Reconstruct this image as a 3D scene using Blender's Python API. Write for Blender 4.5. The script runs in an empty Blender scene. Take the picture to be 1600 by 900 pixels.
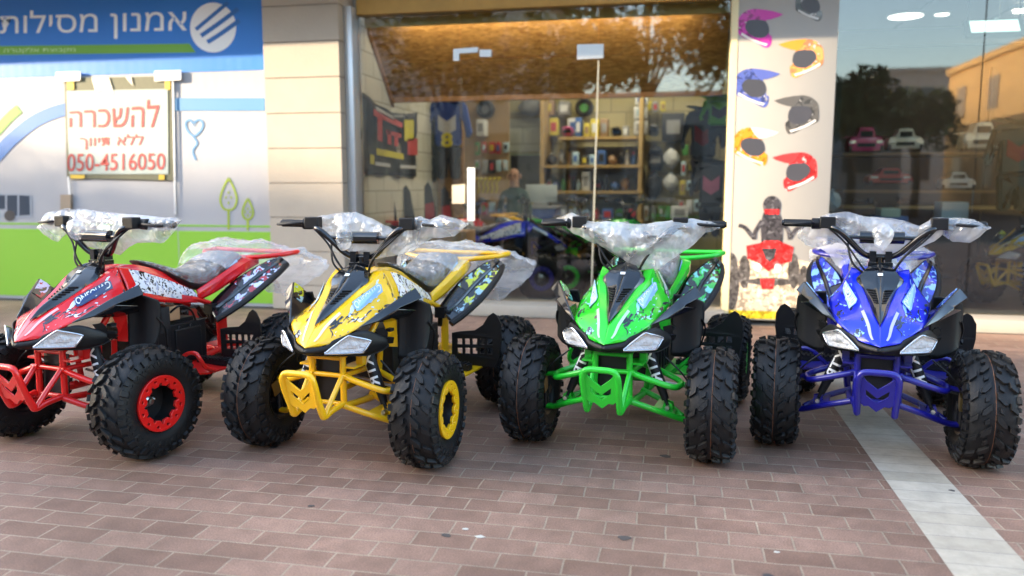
import bpy, bmesh, math, random
from mathutils import Vector, Matrix, noise
from mathutils.geometry import tessellate_polygon
R = math.radians
C = bpy.context.scene.collection
sc = bpy.context.scene
random.seed(7)

# ------------------------------------------------------------------ camera, sky, sun, exposure
EYE = Vector((0, 0, 1.10))
F_PX, PITCH, YAW = 1242.3, R(7.34), R(11.6)
fw = Vector((-math.sin(YAW)*math.cos(PITCH), math.cos(YAW)*math.cos(PITCH), -math.sin(PITCH)))
rt = Vector((math.cos(YAW), math.sin(YAW), 0)); up = rt.cross(fw)
cam = bpy.data.cameras.new('camera'); cam_o = bpy.data.objects.new('camera', cam); C.objects.link(cam_o)
cam.lens = F_PX/1600*36; cam.sensor_width = 36; cam.clip_start = 0.05; cam.clip_end = 2000
cam_o.matrix_world = Matrix(((rt.x, up.x, -fw.x, EYE.x), (rt.y, up.y, -fw.y, EYE.y), (rt.z, up.z, -fw.z, EYE.z), (0, 0, 0, 1)))
cam.dof.use_dof = True; cam.dof.focus_distance = 3.2; cam.dof.aperture_fstop = 1.5
sc.camera = cam_o
SUN_EL, SUN_AZ = R(15), R(-66)          # sun stands behind the viewer, to the left; azimuth measured from -Y towards +X
w = bpy.data.worlds.new('World'); sc.world = w; w.use_nodes = True
nt = w.node_tree; bg = nt.nodes['Background']
sky = nt.nodes.new('ShaderNodeTexSky'); sky.sky_type = 'NISHITA'; sky.sun_disc = False
sky.sun_elevation = SUN_EL; sky.altitude = 0; sky.dust_density = 1.4; sky.ozone_density = 0.8
to_sun = Vector((math.sin(SUN_AZ)*math.cos(SUN_EL), -math.cos(SUN_AZ)*math.cos(SUN_EL), math.sin(SUN_EL)))
sky.sun_rotation = math.atan2(to_sun.x, to_sun.y)
nt.links.new(sky.outputs[0], bg.inputs[0]); bg.inputs[1].default_value = 0.15
sun = bpy.data.lights.new('sun', 'SUN'); sun_o = bpy.data.objects.new('sun', sun); C.objects.link(sun_o)
sun.energy = 2.0; sun.angle = R(0.6); sun.color = (1, 0.80, 0.56)
sun_o.rotation_euler = to_sun.to_track_quat('Z', 'Y').to_euler(); sun_o.location = (0, 0, 30)
sc.view_settings.view_transform = 'Standard'; sc.view_settings.look = 'None'
sc.view_settings.exposure = 3.1; sc.view_settings.gamma = 1
sc.cycles.max_bounces = 8; sc.cycles.transparent_max_bounces = 24; sc.cycles.diffuse_bounces = 4
sc.cycles.use_denoising = True; sc.cycles.sample_clamp_indirect = 6; sc.cycles.caustics_reflective = False; sc.cycles.caustics_refractive = False

def at(u, v, Y):                          # the point of the wall plane at depth Y that lies on a line of sight
    d = fw*F_PX + rt*(u-800) - up*(v-450); t = Y/d.y
    return EYE + d*t
def atg(u, v, z=0.0):
    d = fw*F_PX + rt*(u-800) - up*(v-450); t = (z-EYE.z)/d.z
    return EYE + d*t

# ------------------------------------------------------------------ materials
MATS = {}
def nodes(name):
    m = bpy.data.materials.new(name); m.use_nodes = True
    return m, m.node_tree, m.node_tree.nodes, m.node_tree.links
def col4(c): return (c[0], c[1], c[2], 1)
def mat(name, c, rough=0.5, metal=0.0, coat=0.0, bump=0.0, bscale=60, vary=0.0, vscale=6, emit=0.0, spec=0.5):
    if name in MATS: return MATS[name]
    m, t, n, l = nodes(name); b = n['Principled BSDF']
    b.inputs['Base Color'].default_value = col4(c); b.inputs['Roughness'].default_value = rough
    b.inputs['Metallic'].default_value = metal; b.inputs['Coat Weight'].default_value = coat; b.inputs['Coat Roughness'].default_value = 0.06
    b.inputs['Specular IOR Level'].default_value = spec
    tc = n.new('ShaderNodeTexCoord')
    if emit: b.inputs['Emission Color'].default_value = col4(c); b.inputs['Emission Strength'].default_value = emit
    if vary:
        nz = n.new('ShaderNodeTexNoise'); nz.inputs['Scale'].default_value = vscale; nz.inputs['Detail'].default_value = 5
        l.new(tc.outputs['Object'], nz.inputs['Vector'])
        mx = n.new('ShaderNodeMix'); mx.data_type = 'RGBA'
        mx.inputs['A'].default_value = col4([x*(1-vary) for x in c]); mx.inputs['B'].default_value = col4([min(1, x*(1+vary)) for x in c])
        l.new(nz.outputs['Fac'], mx.inputs['Factor']); l.new(mx.outputs['Result'], b.inputs['Base Color'])
        mr = n.new('ShaderNodeMapRange'); mr.inputs['To Min'].default_value = max(0.02, rough-0.1); mr.inputs['To Max'].default_value = min(1, rough+0.12)
        l.new(nz.outputs['Fac'], mr.inputs['Value']); l.new(mr.outputs['Result'], b.inputs['Roughness'])
    if bump:
        nb = n.new('ShaderNodeTexNoise'); nb.inputs['Scale'].default_value = bscale; nb.inputs['Detail'].default_value = 4
        bp = n.new('ShaderNodeBump'); bp.inputs['Strength'].default_value = bump; bp.inputs['Distance'].default_value = 0.01
        l.new(tc.outputs['Object'], nb.inputs['Vector']); l.new(nb.outputs['Fac'], bp.inputs['Height']); l.new(bp.outputs['Normal'], b.inputs['Normal'])
    MATS[name] = m; return m

def film(name, lo, hi, scale=9, gloss=0.2, bump=0.8):   # crumpled clear packing film: faint haze and sharp glints
    if name in MATS: return MATS[name]
    m, t, n, l = nodes(name); n.remove(n['Principled BSDF']); out = n['Material Output']
    tc = n.new('ShaderNodeTexCoord')
    nz = n.new('ShaderNodeTexNoise'); nz.inputs['Scale'].default_value = scale; nz.inputs['Detail'].default_value = 5; nz.inputs['Distortion'].default_value = 1.0; l.new(tc.outputs['Object'], nz.inputs['Vector'])
    ds = n.new('ShaderNodeVectorMath'); ds.operation = 'MULTIPLY_ADD'; ds.inputs[1].default_value = (.10, .10, .10); l.new(nz.outputs['Color'], ds.inputs[0]); l.new(tc.outputs['Object'], ds.inputs[2])
    def vor(k):
        v = n.new('ShaderNodeTexVoronoi'); v.feature = 'DISTANCE_TO_EDGE'; v.inputs['Scale'].default_value = k; l.new(ds.outputs[0], v.inputs['Vector']); return v.outputs['Distance']
    v1, v2 = vor(scale*2.2), vor(scale*6)
    h = n.new('ShaderNodeMath'); h.operation = 'MULTIPLY_ADD'; h.inputs[1].default_value = .4; l.new(v2, h.inputs[0]); l.new(v1, h.inputs[2])
    h2 = n.new('ShaderNodeMath'); h2.operation = 'MULTIPLY_ADD'; h2.inputs[1].default_value = .35; l.new(nz.outputs['Fac'], h2.inputs[0]); l.new(h.outputs[0], h2.inputs[2])
    bp = n.new('ShaderNodeBump'); bp.inputs['Strength'].default_value = bump; bp.inputs['Distance'].default_value = .03; l.new(h2.outputs[0], bp.inputs['Height'])
    tr = n.new('ShaderNodeBsdfTransparent'); tr.inputs[0].default_value = (.98, .985, .99, 1)
    gl = n.new('ShaderNodeBsdfGlossy'); gl.inputs['Roughness'].default_value = 0.10; l.new(bp.outputs[0], gl.inputs['Normal'])
    df = n.new('ShaderNodeBsdfDiffuse'); df.inputs[0].default_value = (.96, .96, .95, 1); l.new(bp.outputs[0], df.inputs['Normal'])
    tl = n.new('ShaderNodeBsdfTranslucent'); tl.inputs[0].default_value = (.96, .96, .95, 1); l.new(bp.outputs[0], tl.inputs['Normal'])
    a = n.new('ShaderNodeMixShader'); a.inputs[0].default_value = 0.4; l.new(df.outputs[0], a.inputs[1]); l.new(tl.outputs[0], a.inputs[2])
    mr = n.new('ShaderNodeMapRange'); mr.inputs['From Min'].default_value = 0.35; mr.inputs['From Max'].default_value = 0.68; mr.inputs['To Min'].default_value = lo; mr.inputs['To Max'].default_value = hi; l.new(nz.outputs['Fac'], mr.inputs['Value'])
    b = n.new('ShaderNodeMixShader'); l.new(mr.outputs[0], b.inputs[0]); l.new(tr.outputs[0], b.inputs[1]); l.new(a.outputs[0], b.inputs[2])
    c = n.new('ShaderNodeMixShader'); c.inputs[0].default_value = gloss; l.new(b.outputs[0], c.inputs[1]); l.new(gl.outputs[0], c.inputs[2])
    l.new(c.outputs[0], out.inputs[0]); MATS[name] = m; return m

def splatter(name, base, c1, c2, scale=28, t1=0.50, t2=0.60, clear=False, stretch=(1, 1, 1)):   # printed graffiti graphic: hard-edged blots of two inks
    if name in MATS: return MATS[name]
    m, t, n, l = nodes(name); b = n['Principled BSDF']; b.inputs['Roughness'].default_value = 0.22; b.inputs['Coat Weight'].default_value = 0.6
    tc = n.new('ShaderNodeTexCoord'); mp = n.new('ShaderNodeMapping'); mp.inputs['Scale'].default_value = stretch
    l.new(tc.outputs['Object'], mp.inputs['Vector'])
    def thr(off, sc_, th):
        z = n.new('ShaderNodeTexNoise'); z.inputs['Scale'].default_value = sc_; z.inputs['Detail'].default_value = 3; z.inputs['Distortion'].default_value = 0.8
        o = n.new('ShaderNodeVectorMath'); o.inputs[1].default_value = (off, off*2, -off); l.new(mp.outputs[0], o.inputs[0]); l.new(o.outputs[0], z.inputs['Vector'])
        g = n.new('ShaderNodeMapRange'); g.inputs['From Min'].default_value = th; g.inputs['From Max'].default_value = th+0.015; l.new(z.outputs['Fac'], g.inputs['Value'])
        return g.outputs[0]
    a, d = thr(3.1, scale, t1), thr(9.7, scale*1.3, t2)
    m1 = n.new('ShaderNodeMix'); m1.data_type = 'RGBA'; m1.inputs['A'].default_value = col4(base); m1.inputs['B'].default_value = col4(c1); l.new(a, m1.inputs['Factor'])
    m2 = n.new('ShaderNodeMix'); m2.data_type = 'RGBA'; m2.inputs['B'].default_value = col4(c2); l.new(m1.outputs['Result'], m2.inputs['A']); l.new(d, m2.inputs['Factor'])
    l.new(m2.outputs['Result'], b.inputs['Base Color'])
    if clear:
        mm = n.new('ShaderNodeMath'); mm.operation = 'MAXIMUM'; l.new(a, mm.inputs[0]); l.new(d, mm.inputs[1]); l.new(mm.outputs[0], b.inputs['Alpha'])
    MATS[name] = m; return m

# ------------------------------------------------------------------ mesh helpers
CACHE = {}
def link(o, parent=None):
    C.objects.link(o)
    if parent: o.parent = parent
    return o
def finish(bm, name, smooth=True, angle=40):
    bmesh.ops.recalc_face_normals(bm, faces=bm.faces)
    me = bpy.data.meshes.new(name); bm.to_mesh(me); bm.free()
    if smooth:
        me.shade_smooth()
        try: me.set_sharp_from_angle(angle=R(angle))
        except Exception: pass
    return me
def obj(name, me, m, parent=None, loc=None, rotz=0.0, mods=()):
    o = bpy.data.objects.new(name, me)
    if not me.materials: me.materials.append(m)
    link(o, parent)
    if me.materials[0] != m:
        o.material_slots[0].link = 'OBJECT'; o.material_slots[0].material = m
    if loc: o.location = loc
    o.rotation_euler.z = rotz
    for k, v in mods:
        if k == 'solid':
            s = o.modifiers.new('thickness', 'SOLIDIFY'); s.thickness = v; s.offset = -1
        if k == 'bevel':
            s = o.modifiers.new('edges', 'BEVEL'); s.width = v; s.segments = 2; s.limit_method = 'ANGLE'; s.angle_limit = R(35)
        if k == 'sub':
            s = o.modifiers.new('smooth', 'SUBSURF'); s.levels = v; s.render_levels = v
    return o
def thing(name, label, cat, loc=(0, 0, 0), rotz=0.0, group=None):
    o = bpy.data.objects.new(name, None); o.empty_display_size = 0.1; link(o)
    o.location = loc; o.rotation_euler.z = rotz; return tag(o, label, cat, group)
def tag(o, label, cat, group=None):
    o['label'] = label; o['category'] = cat
    if group: o['group'] = group
    return o
def struct(o, kind='structure'):
    o['kind'] = kind; return o
def mesh(key, fn):
    if key not in CACHE: CACHE[key] = fn()
    return CACHE[key]

def catmull(pts, n=6, closed=False):
    P = [Vector(p) for p in pts]; out = []; k = len(P)
    if k < 3 and not closed: return [P[0].lerp(P[-1], i/n) for i in range(n+1)]
    for i in range(k if closed else k-1):
        if closed: a, b, c, d = P[(i-1) % k], P[i], P[(i+1) % k], P[(i+2) % k]
        else: a, b, c, d = P[max(0, i-1)], P[i], P[i+1], P[min(k-1, i+2)]
        for j in range(n):
            s = j/n
            out.append(0.5*((2*b)+(c-a)*s+(2*a-5*b+4*c-d)*s*s+(3*b-a-3*c+d)*s**3))
    if not closed: out.append(P[-1])
    return out
def tube(bm, pts, r, seg=10, closed=False, smooth=True, n=6, cap=True):
    P = catmull(pts, n, closed) if smooth else [Vector(p) for p in pts]
    k = len(P); rings = []; prev = None
    for i, p in enumerate(P):
        a = P[(i-1) % k] if (closed or i > 0) else p; b = P[(i+1) % k] if (closed or i < k-1) else p
        t = (b-a); t = t.normalized() if t.length > 1e-9 else Vector((0, 0, 1))
        if prev is None:
            x = t.orthogonal().normalized()
        else:
            x = prev - t*prev.dot(t); x = x.normalized() if x.length > 1e-6 else t.orthogonal().normalized()
        prev = x; y = t.cross(x)
        rr = r(i/(k-1)) if callable(r) else r
        rings.append([bm.verts.new(p+(x*math.cos(2*math.pi*j/seg)+y*math.sin(2*math.pi*j/seg))*rr) for j in range(seg)])
    for i in range(k if closed else k-1):
        A, B = rings[i], rings[(i+1) % k]
        off = 0
        if closed and i == k-1:
            off = min(range(seg), key=lambda o: (A[0].co-B[o].co).length)
        for j in range(seg): bm.faces.new((A[j], A[(j+1) % seg], B[(j+1+off) % seg], B[(j+off) % seg]))
    if cap and not closed:
        bm.faces.new(rings[0][::-1]); bm.faces.new(rings[-1])
def box(bm, c, s, rot=None):
    M = Matrix.Translation(c) @ (rot.to_4x4() if rot else Matrix()) @ Matrix.Diagonal((s[0], s[1], s[2], 1))
    return bmesh.ops.create_cube(bm, size=1, matrix=M)['verts']
def box2(bm, a, b):
    return box(bm, [(a[i]+b[i])/2 for i in range(3)], [abs(b[i]-a[i]) for i in range(3)])
def boxm(a, b, bev=0.0):
    bm = bmesh.new(); box2(bm, a, b)
    if bev: bmesh.ops.bevel(bm, geom=bm.edges[:], offset=bev, segments=2, affect='EDGES', profile=0.5)
    return finish(bm, 'box')
def lathe(bm, prof, seg=32, axis='x', M=None, close=False):
    rings = []
    for (h, r) in prof:
        ring = []
        for j in range(seg):
            a = 2*math.pi*j/seg
            v = Vector((h, r*math.cos(a), r*math.sin(a))) if axis == 'x' else Vector((r*math.cos(a), r*math.sin(a), h))
            ring.append(bm.verts.new(M @ v if M else v))
        rings.append(ring)
    n = len(rings)
    for i in range(n if close else n-1):
        A, B = rings[i], rings[(i+1) % n]
        for j in range(seg): bm.faces.new((A[j], A[(j+1) % seg], B[(j+1) % seg], B[j]))
    if not close:
        if prof[0][1] > 1e-6: bm.faces.new(rings[0][::-1])
        if prof[-1][1] > 1e-6: bm.faces.new(rings[-1])
def plate(bm, pts, th, mirror=False):          # a bent polygon of real thickness
    P = [Vector(p) for p in pts]
    if mirror: P = [Vector((-p.x, p.y, p.z)) for p in P]
    nn = Vector((0, 0, 0))
    for i in range(len(P)): nn += (P[i]-P[0]).cross(P[(i+1) % len(P)]-P[0])
    nn.normalize()
    T = tessellate_polygon([P])
    A = [bm.verts.new(p+nn*th/2) for p in P]; B = [bm.verts.new(p-nn*th/2) for p in P]
    for t in T:
        try: bm.faces.new([A[i] for i in t]); bm.faces.new([B[i] for i in t][::-1])
        except Exception: pass
    for i in range(len(P)):
        j = (i+1) % len(P); bm.faces.new((A[i], A[j], B[j], B[i]))
def rings_mesh(bm, rings, cap=True):
    V = [[bm.verts.new(p) for p in r] for r in rings]; k = len(V[0])
    for i in range(len(V)-1):
        for j in range(k): bm.faces.new((V[i][j], V[i][(j+1) % k], V[i+1][(j+1) % k], V[i+1][j]))
    if cap: bm.faces.new(V[0][::-1]); bm.faces.new(V[-1])
class Patch:                                     # smooth sheet through a grid of control points
    def __init__(s, rows): s.g = [[Vector(p) for p in r] for r in rows]
    def cr(s, a, b, c, d, t): return 0.5*((2*b)+(c-a)*t+(2*a-5*b+4*c-d)*t*t+(3*b-a-3*c+d)*t**3)
    def row(s, r, v):
        k = len(r); i = min(int(v), k-2); t = v-i
        return s.cr(r[max(0, i-1)], r[i], r[i+1], r[min(k-1, i+2)], t)
    def rowl(s, r, v):                           # sharp creases across
        k = len(r); i = min(int(v), k-2); return r[i].lerp(r[i+1], v-i)
    def at(s, u, v, crease=True):
        f = s.rowl if crease else s.row
        k = len(s.g); i = min(int(u), k-2); t = u-i
        R_ = [f(s.g[max(0, min(k-1, j))], v) for j in (i-1, i, i+1, i+2)]
        return s.cr(*R_, t)
    def mesh(s, bm, u0, u1, v0, v1, nu, nv, off=0.0, mirror=False, crease=True):
        V = []
        for i in range(nu+1):
            r = []
            for j in range(nv+1):
                u, v = u0+(u1-u0)*i/nu, v0+(v1-v0)*j/nv
                p = s.at(u, v, crease)
                if off:
                    e = 1e-3; du = s.at(min(u+e, u1), v, crease)-s.at(max(u-e, u0), v, crease); dv = s.at(u, min(v+e, v1), crease)-s.at(u, max(v-e, v0), crease)
                    nrm = du.cross(dv)
                    if nrm.length > 1e-12:
                        nrm.normalize()
                        if nrm.z < 0: nrm = -nrm
                        p = p+nrm*off
                if mirror: p = Vector((-p.x, p.y, p.z))
                r.append(bm.verts.new(p))
            V.append(r)
        for i in range(nu):
            for j in range(nv):
                f = (V[i][j], V[i+1][j], V[i+1][j+1], V[i][j+1])
                try: bm.faces.new(f if not mirror else f[::-1])
                except Exception: pass
def flat(loops, th, bev=0.0):                    # flat shape with holes, given thickness, in the local XY plane
    cu = bpy.data.curves.new('c', 'CURVE'); cu.dimensions = '2D'; cu.fill_mode = 'BOTH'; cu.extrude = th/2; cu.bevel_depth = bev; cu.bevel_resolution = 1
    for lp in loops:
        sp = cu.splines.new('POLY'); sp.points.add(len(lp)-1); sp.use_cyclic_u = True
        for i, p in enumerate(lp): sp.points[i].co = (p[0], p[1], 0, 1)
    o = bpy.data.objects.new('c', cu); C.objects.link(o)
    me = bpy.data.meshes.new_from_object(o.evaluated_get(bpy.context.evaluated_depsgraph_get()))
    bpy.data.objects.remove(o); bpy.data.curves.remove(cu); me.materials.clear()
    return me
def text_mesh(s, extrude=0.0, offset=0.0, shear=0.0):
    cu = bpy.data.curves.new('t', 'FONT'); cu.body = s; cu.size = 1; cu.extrude = extrude; cu.offset = offset; cu.shear = shear; cu.resolution_u = 4
    o = bpy.data.objects.new('t', cu); C.objects.link(o)
    me = bpy.data.meshes.new_from_object(o.evaluated_get(bpy.context.evaluated_depsgraph_get()))
    bpy.data.objects.remove(o); bpy.data.curves.remove(cu); me.materials.clear()
    xs = [v.co.x for v in me.vertices]; ys = [v.co.y for v in me.vertices]
    x0, x1, y0, y1 = min(xs), max(xs), min(ys), max(ys)
    for v in me.vertices: v.co = ((v.co.x-x0)/(x1-x0), (v.co.y-y0)/(y1-y0), v.co.z)
    return me
def warp(me, lb, rb, rt_, lt, off=0.0):          # lay a unit-square mesh into a quadrilateral
    lb, rb, rt_, lt = map(Vector, (lb, rb, rt_, lt)); nn = (rb-lb).cross(lt-lb).normalized()
    for v in me.vertices:
        a, b, c = v.co; v.co = (lb*(1-a)+rb*a)*(1-b)+(lt*(1-a)+rt_*a)*b+nn*(c+off)
    me.update(); return me
def circ(cx, cy, r, n=24, ry=None, a0=0, a1=360):
    full = abs(a1-a0) >= 360
    k = n if full else n+1
    return [(cx+r*math.cos(R(a0+(a1-a0)*i/n)), cy+(ry or r)*math.sin(R(a0+(a1-a0)*i/n))) for i in range(k)]
def stroke(pts, wd, n=8):                        # a drawn line of constant width as a closed outline
    P = [Vector((p[0], p[1], 0)) for p in pts]; P = catmull(P, n) if n > 1 else P
    L, Rr = [], []
    for i, p in enumerate(P):
        t = (P[min(i+1, len(P)-1)]-P[max(0, i-1)]).normalized(); q = Vector((-t.y, t.x, 0))*wd/2
        L.append((p+q)[:2]); Rr.append((p-q)[:2])
    return L+Rr[::-1]

# ------------------------------------------------------------------ quad bikes
PAINT = {'red': (0.72, 0.006, 0.010), 'yellow': (0.90, 0.52, 0.004), 'green': (0.014, 0.54, 0.016), 'blue': (0.004, 0.020, 0.60)}
FRAMEP = {'red': (0.68, 0.012, 0.010), 'yellow': (0.88, 0.48, 0.006), 'green': (0.02, 0.52, 0.03), 'blue': (0.010, 0.010, 0.22)}
M_BLK = mat('gloss_black_plastic', (0.006, 0.007, 0.009), 0.14, coat=0.5, bump=0.03, bscale=30)
M_MATTE = mat('matte_black_plastic', (0.008, 0.008, 0.009), 0.45, spec=.32, bump=0.12, bscale=350, vary=0.2)
M_RUB = mat('tyre_rubber', (0.009, 0.009, 0.0095), 0.50, spec=.32, bump=0.25, bscale=220, vary=0.25, vscale=14)
M_SEAT = mat('seat_vinyl', (0.016, 0.017, 0.019), 0.4, bump=0.2, bscale=200)
M_STEEL = mat('zinc_steel', (0.55, 0.54, 0.50), 0.28, metal=1.0, bump=0.05)
M_BRASS = mat('yellow_zinc', (0.55, 0.42, 0.18), 0.3, metal=1.0)
M_DARKM = mat('dark_steel', (0.03, 0.03, 0.032), 0.35, metal=0.6, bump=0.05)
M_CHROME = mat('lamp_reflector', (0.80, 0.82, 0.85), 0.25, metal=0.0, bump=1.0, bscale=70)
M_WHITE = mat('white_print', (0.82, 0.82, 0.80), 0.4)
M_SKYB = mat('pale_blue_print', (0.30, 0.52, 0.80), 0.35)
M_DKB = mat('dark_blue_print', (0.02, 0.05, 0.16), 0.35)
M_STRIPE = mat('tyre_paint_line', (0.26, 0.11, 0.055), 0.7)
M_CARD = mat('cardboard', (0.46, 0.28, 0.14), 0.8, vary=0.1, bump=0.1)
M_STRAP = mat('black_webbing', (0.012, 0.012, 0.012), 0.7, bump=0.3, bscale=400)
M_FILM = film('bubble_film', 0.20, 0.72, 5, .12, .6)
M_FILM4 = film('clear_bar_film', 0.13, 0.50, 4, .12, .55)
M_FILM2 = film('thin_film', 0.14, 0.42, 3.5, .09, .45)
M_FILM3 = film('tight_film', 0.0, 0.22, 11, .34, 1.0)
def lens_mat():
    m, t, n, l = nodes('clear_lens'); b = n['Principled BSDF']
    n.remove(b); tr = n.new('ShaderNodeBsdfTransparent'); g = n.new('ShaderNodeBsdfGlossy'); g.inputs['Roughness'].default_value = 0.03
    mx = n.new('ShaderNodeMixShader'); mx.inputs[0].default_value = .14; l.new(tr.outputs[0], mx.inputs[1]); l.new(g.outputs[0], mx.inputs[2])
    l.new(mx.outputs[0], n['Material Output'].inputs[0]); return m
M_LENS = lens_mat()
RF, RR, WF, WR, TF, TR, WB = 0.232, 0.225, 0.179, 0.198, 0.765, 0.694, 0.96

def tyre_prof(r, wd):
    return [(0, r-.0145), (wd*.22, r-.0165), (wd*.37, r-.0235), (wd*.455, r-.036), (wd*.50, r-.066), (wd*.49, r-.094), (wd*.41, .112), (wd*.33, .104)]
def make_tyre(r, wd):
    pr = tyre_prof(r, wd); pp = catmull([(0, a, b) for a, b in pr], 5)
    pr2 = [(p.y, p.z) for p in pp]
    L = [0]
    for i in range(1, len(pr2)): L.append(L[-1]+math.dist(pr2[i], pr2[i-1]))
    def S(s):
        d = s*L[-1]
        for i in range(1, len(L)):
            if L[i] >= d:
                t = (d-L[i-1])/(L[i]-L[i-1]); a, b = pr2[i-1], pr2[i]
                tx, ty = b[0]-a[0], b[1]-a[1]; q = math.hypot(tx, ty)
                return a[0]+tx*t, a[1]+ty*t, ty/q*-1, tx/q
        return pr2[-1][0], pr2[-1][1], 1, 0
    bm = bmesh.new()
    full = [(-h, q) for h, q in pr2[::-1]]+pr2[1:]
    lathe(bm, full+[(wd*.2, .098), (-wd*.2, .098)], 64, close=True)
    N = 17; P = 2*math.pi/N; rnd = random.Random(3)
    def lug(poly, h, side, ph):
        k = 1 if side > 0 else -1
        sub = []
        A = Vector((0, 0)); 
        for s, a in poly: A += Vector((s, a))/len(poly)
        rows = []
        for hh, sh in ((-.004, 1.0), (h*.85, .93), (h, .84)):
            ring = []
            for s, a in poly:
                s2, a2 = A.x+(s-A.x)*sh, A.y+(a-A.y)*sh
                x, q, nx, nr = S(s2)
                x += -nx*hh*-1 if False else (-nx)*-hh*0+nx*0; x2 = x+hh*nx; q2 = q+hh*nr
                ang = ph+a2*P
                ring.append(bm.verts.new((x2*k, q2*math.cos(ang), q2*math.sin(ang))))
            rows.append(ring)
        m = len(poly)
        for i in range(2):
            for j in range(m): bm.faces.new((rows[i][j], rows[i][(j+1) % m], rows[i+1][(j+1) % m], rows[i+1][j]))
        bm.faces.new(rows[2])
    for side in (1, -1):
        for i in range(N):
            ph = i*P+(P/2 if side < 0 else 0)
            lug([(.035, .05), (.20, .40), (.22, .66), (.16, .66), (.035, .36)], .0150, side, ph)
            lug([(.245, .52), (.385, .80), (.385, 1.06), (.26, .82)], .0150, side, ph)
            lug([(.08, .72), (.16, .86), (.16, 1.08), (.08, .96)], .0140, side, ph)
            lug([(.41, .12), (.54, .20), (.54, .52), (.41, .48)], .0125, side, ph)
            lug([(.41, .64), (.50, .70), (.50, .92), (.41, .92)], .0110, side, ph)
            lug([(.56, .10), (.64, .13), (.70, .33), (.64, .52), (.56, .55), (.61, .33)], .003, side, ph)
            lug([(.56, .66), (.68, .80), (.56, .94), (.60, .80)], .003, side, ph)
    return finish(bm, 'tyre', True, 30)
def make_rim():
    bm = bmesh.new()
    lathe(bm, [(.075, .112), (.078, .100), (.060, .094), (.030, .090), (-.01, .088), (-.015, .03), (-.022, .03), (-.022, .088), (-.06, .094), (-.075, .104), (-.078, .112), (-.06, .112), (-.055, .102), (.055, .102), (.06, .112)], 40, close=True)
    return finish(bm, 'rim')
def make_ring():
    out = circ(0, 0, .1125, 48); inn = []
    for i in range(96):
        a = 2*math.pi*i/96; q = .0765+.008*(1 if math.cos(12*a) > .1 else -.55)
        inn.append((q*math.cos(a), q*math.sin(a)))
    holes = []
    for i in range(12):
        a = 2*math.pi*(i+.5)/12
        def pt(rr, d): return (rr*math.cos(a+d), rr*math.sin(a+d))
        holes.append([pt(.089, -.06), pt(.102, -.10), pt(.102, .10), pt(.089, .06)])
    me = flat([out, inn]+holes, .010, .0015)
    for v in me.vertices: v.co = (v.co.z+.081+(.112-math.hypot(v.co.x, v.co.y))*-.12, v.co.x, v.co.y)
    me.update(); return me
def make_bolts(n, rr, sz, x):
    bm = bmesh.new()
    for i in range(n):
        a = 2*math.pi*i/n
        M = Matrix.Translation((0, rr*math.cos(a), rr*math.sin(a)))
        lathe(bm, [(x-.012, sz), (x, sz), (x+.002, sz*.6), (x+.010, sz*.55), (x+.012, .001)], 6, M=M)
    return finish(bm, 'bolts', False)
def make_hub():
    bm = bmesh.new(); lathe(bm, [(-.06, .030), (-.012, .030), (-.010, .022), (.012, .020), (.016, .013), (.026, .012), (.028, .001)], 20)
    return finish(bm, 'hub')
def wheel(par, loc, side, steer, r, wd, paint):
    k = wd/WF
    rim = obj('wheel', mesh('rim', make_rim), M_DARKM, par, loc, steer+(0 if side > 0 else math.pi))
    obj('tyre', mesh(f'tyre{r}', lambda: make_tyre(r, wd)), M_RUB, rim)
    def strip():
        bm = bmesh.new(); lathe(bm, [(.005, r-.0145), (.006, r-.0139), (.007, r-.0145)], 64)
        for f in [f for f in bm.faces if len(f.verts) > 4]: bm.faces.remove(f)
        return finish(bm, 'line')
    obj('tyre_paint_line', mesh(f'ln{r}', strip), M_STRIPE, rim)
    o = obj('beadlock_ring', mesh('ring', make_ring), paint, rim)
    obj('hub', mesh('hub', make_hub), M_STEEL, rim)
    obj('wheel_nut', mesh('nut', lambda: make_bolts(3, .036, .008, -.008)), M_STEEL, rim)
    return rim

def sideobj(name, key, fn, m, par, mods=(), sides=(1, -1)):
    """one child per side; the left one is a mirrored mesh of its own"""
    out = []
    for s in sides:
        def mk(s=s):
            bm = bmesh.new(); fn(bm)
            if s < 0:
                for v in bm.verts: v.co.x = -v.co.x
                bmesh.ops.reverse_faces(bm, faces=bm.faces)
            return finish(bm, name)
        out.append(obj(name, mesh(key+str(s), mk), m, par, mods=mods))
    return out
def oneobj(name, key, fn, m, par, mods=(), angle=40):
    def mk():
        bm = bmesh.new(); fn(bm); return finish(bm, name, True, angle)
    return obj(name, mesh(key, mk), m, par, mods=mods)
def mir(p): return (-p[0], p[1], p[2])

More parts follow.
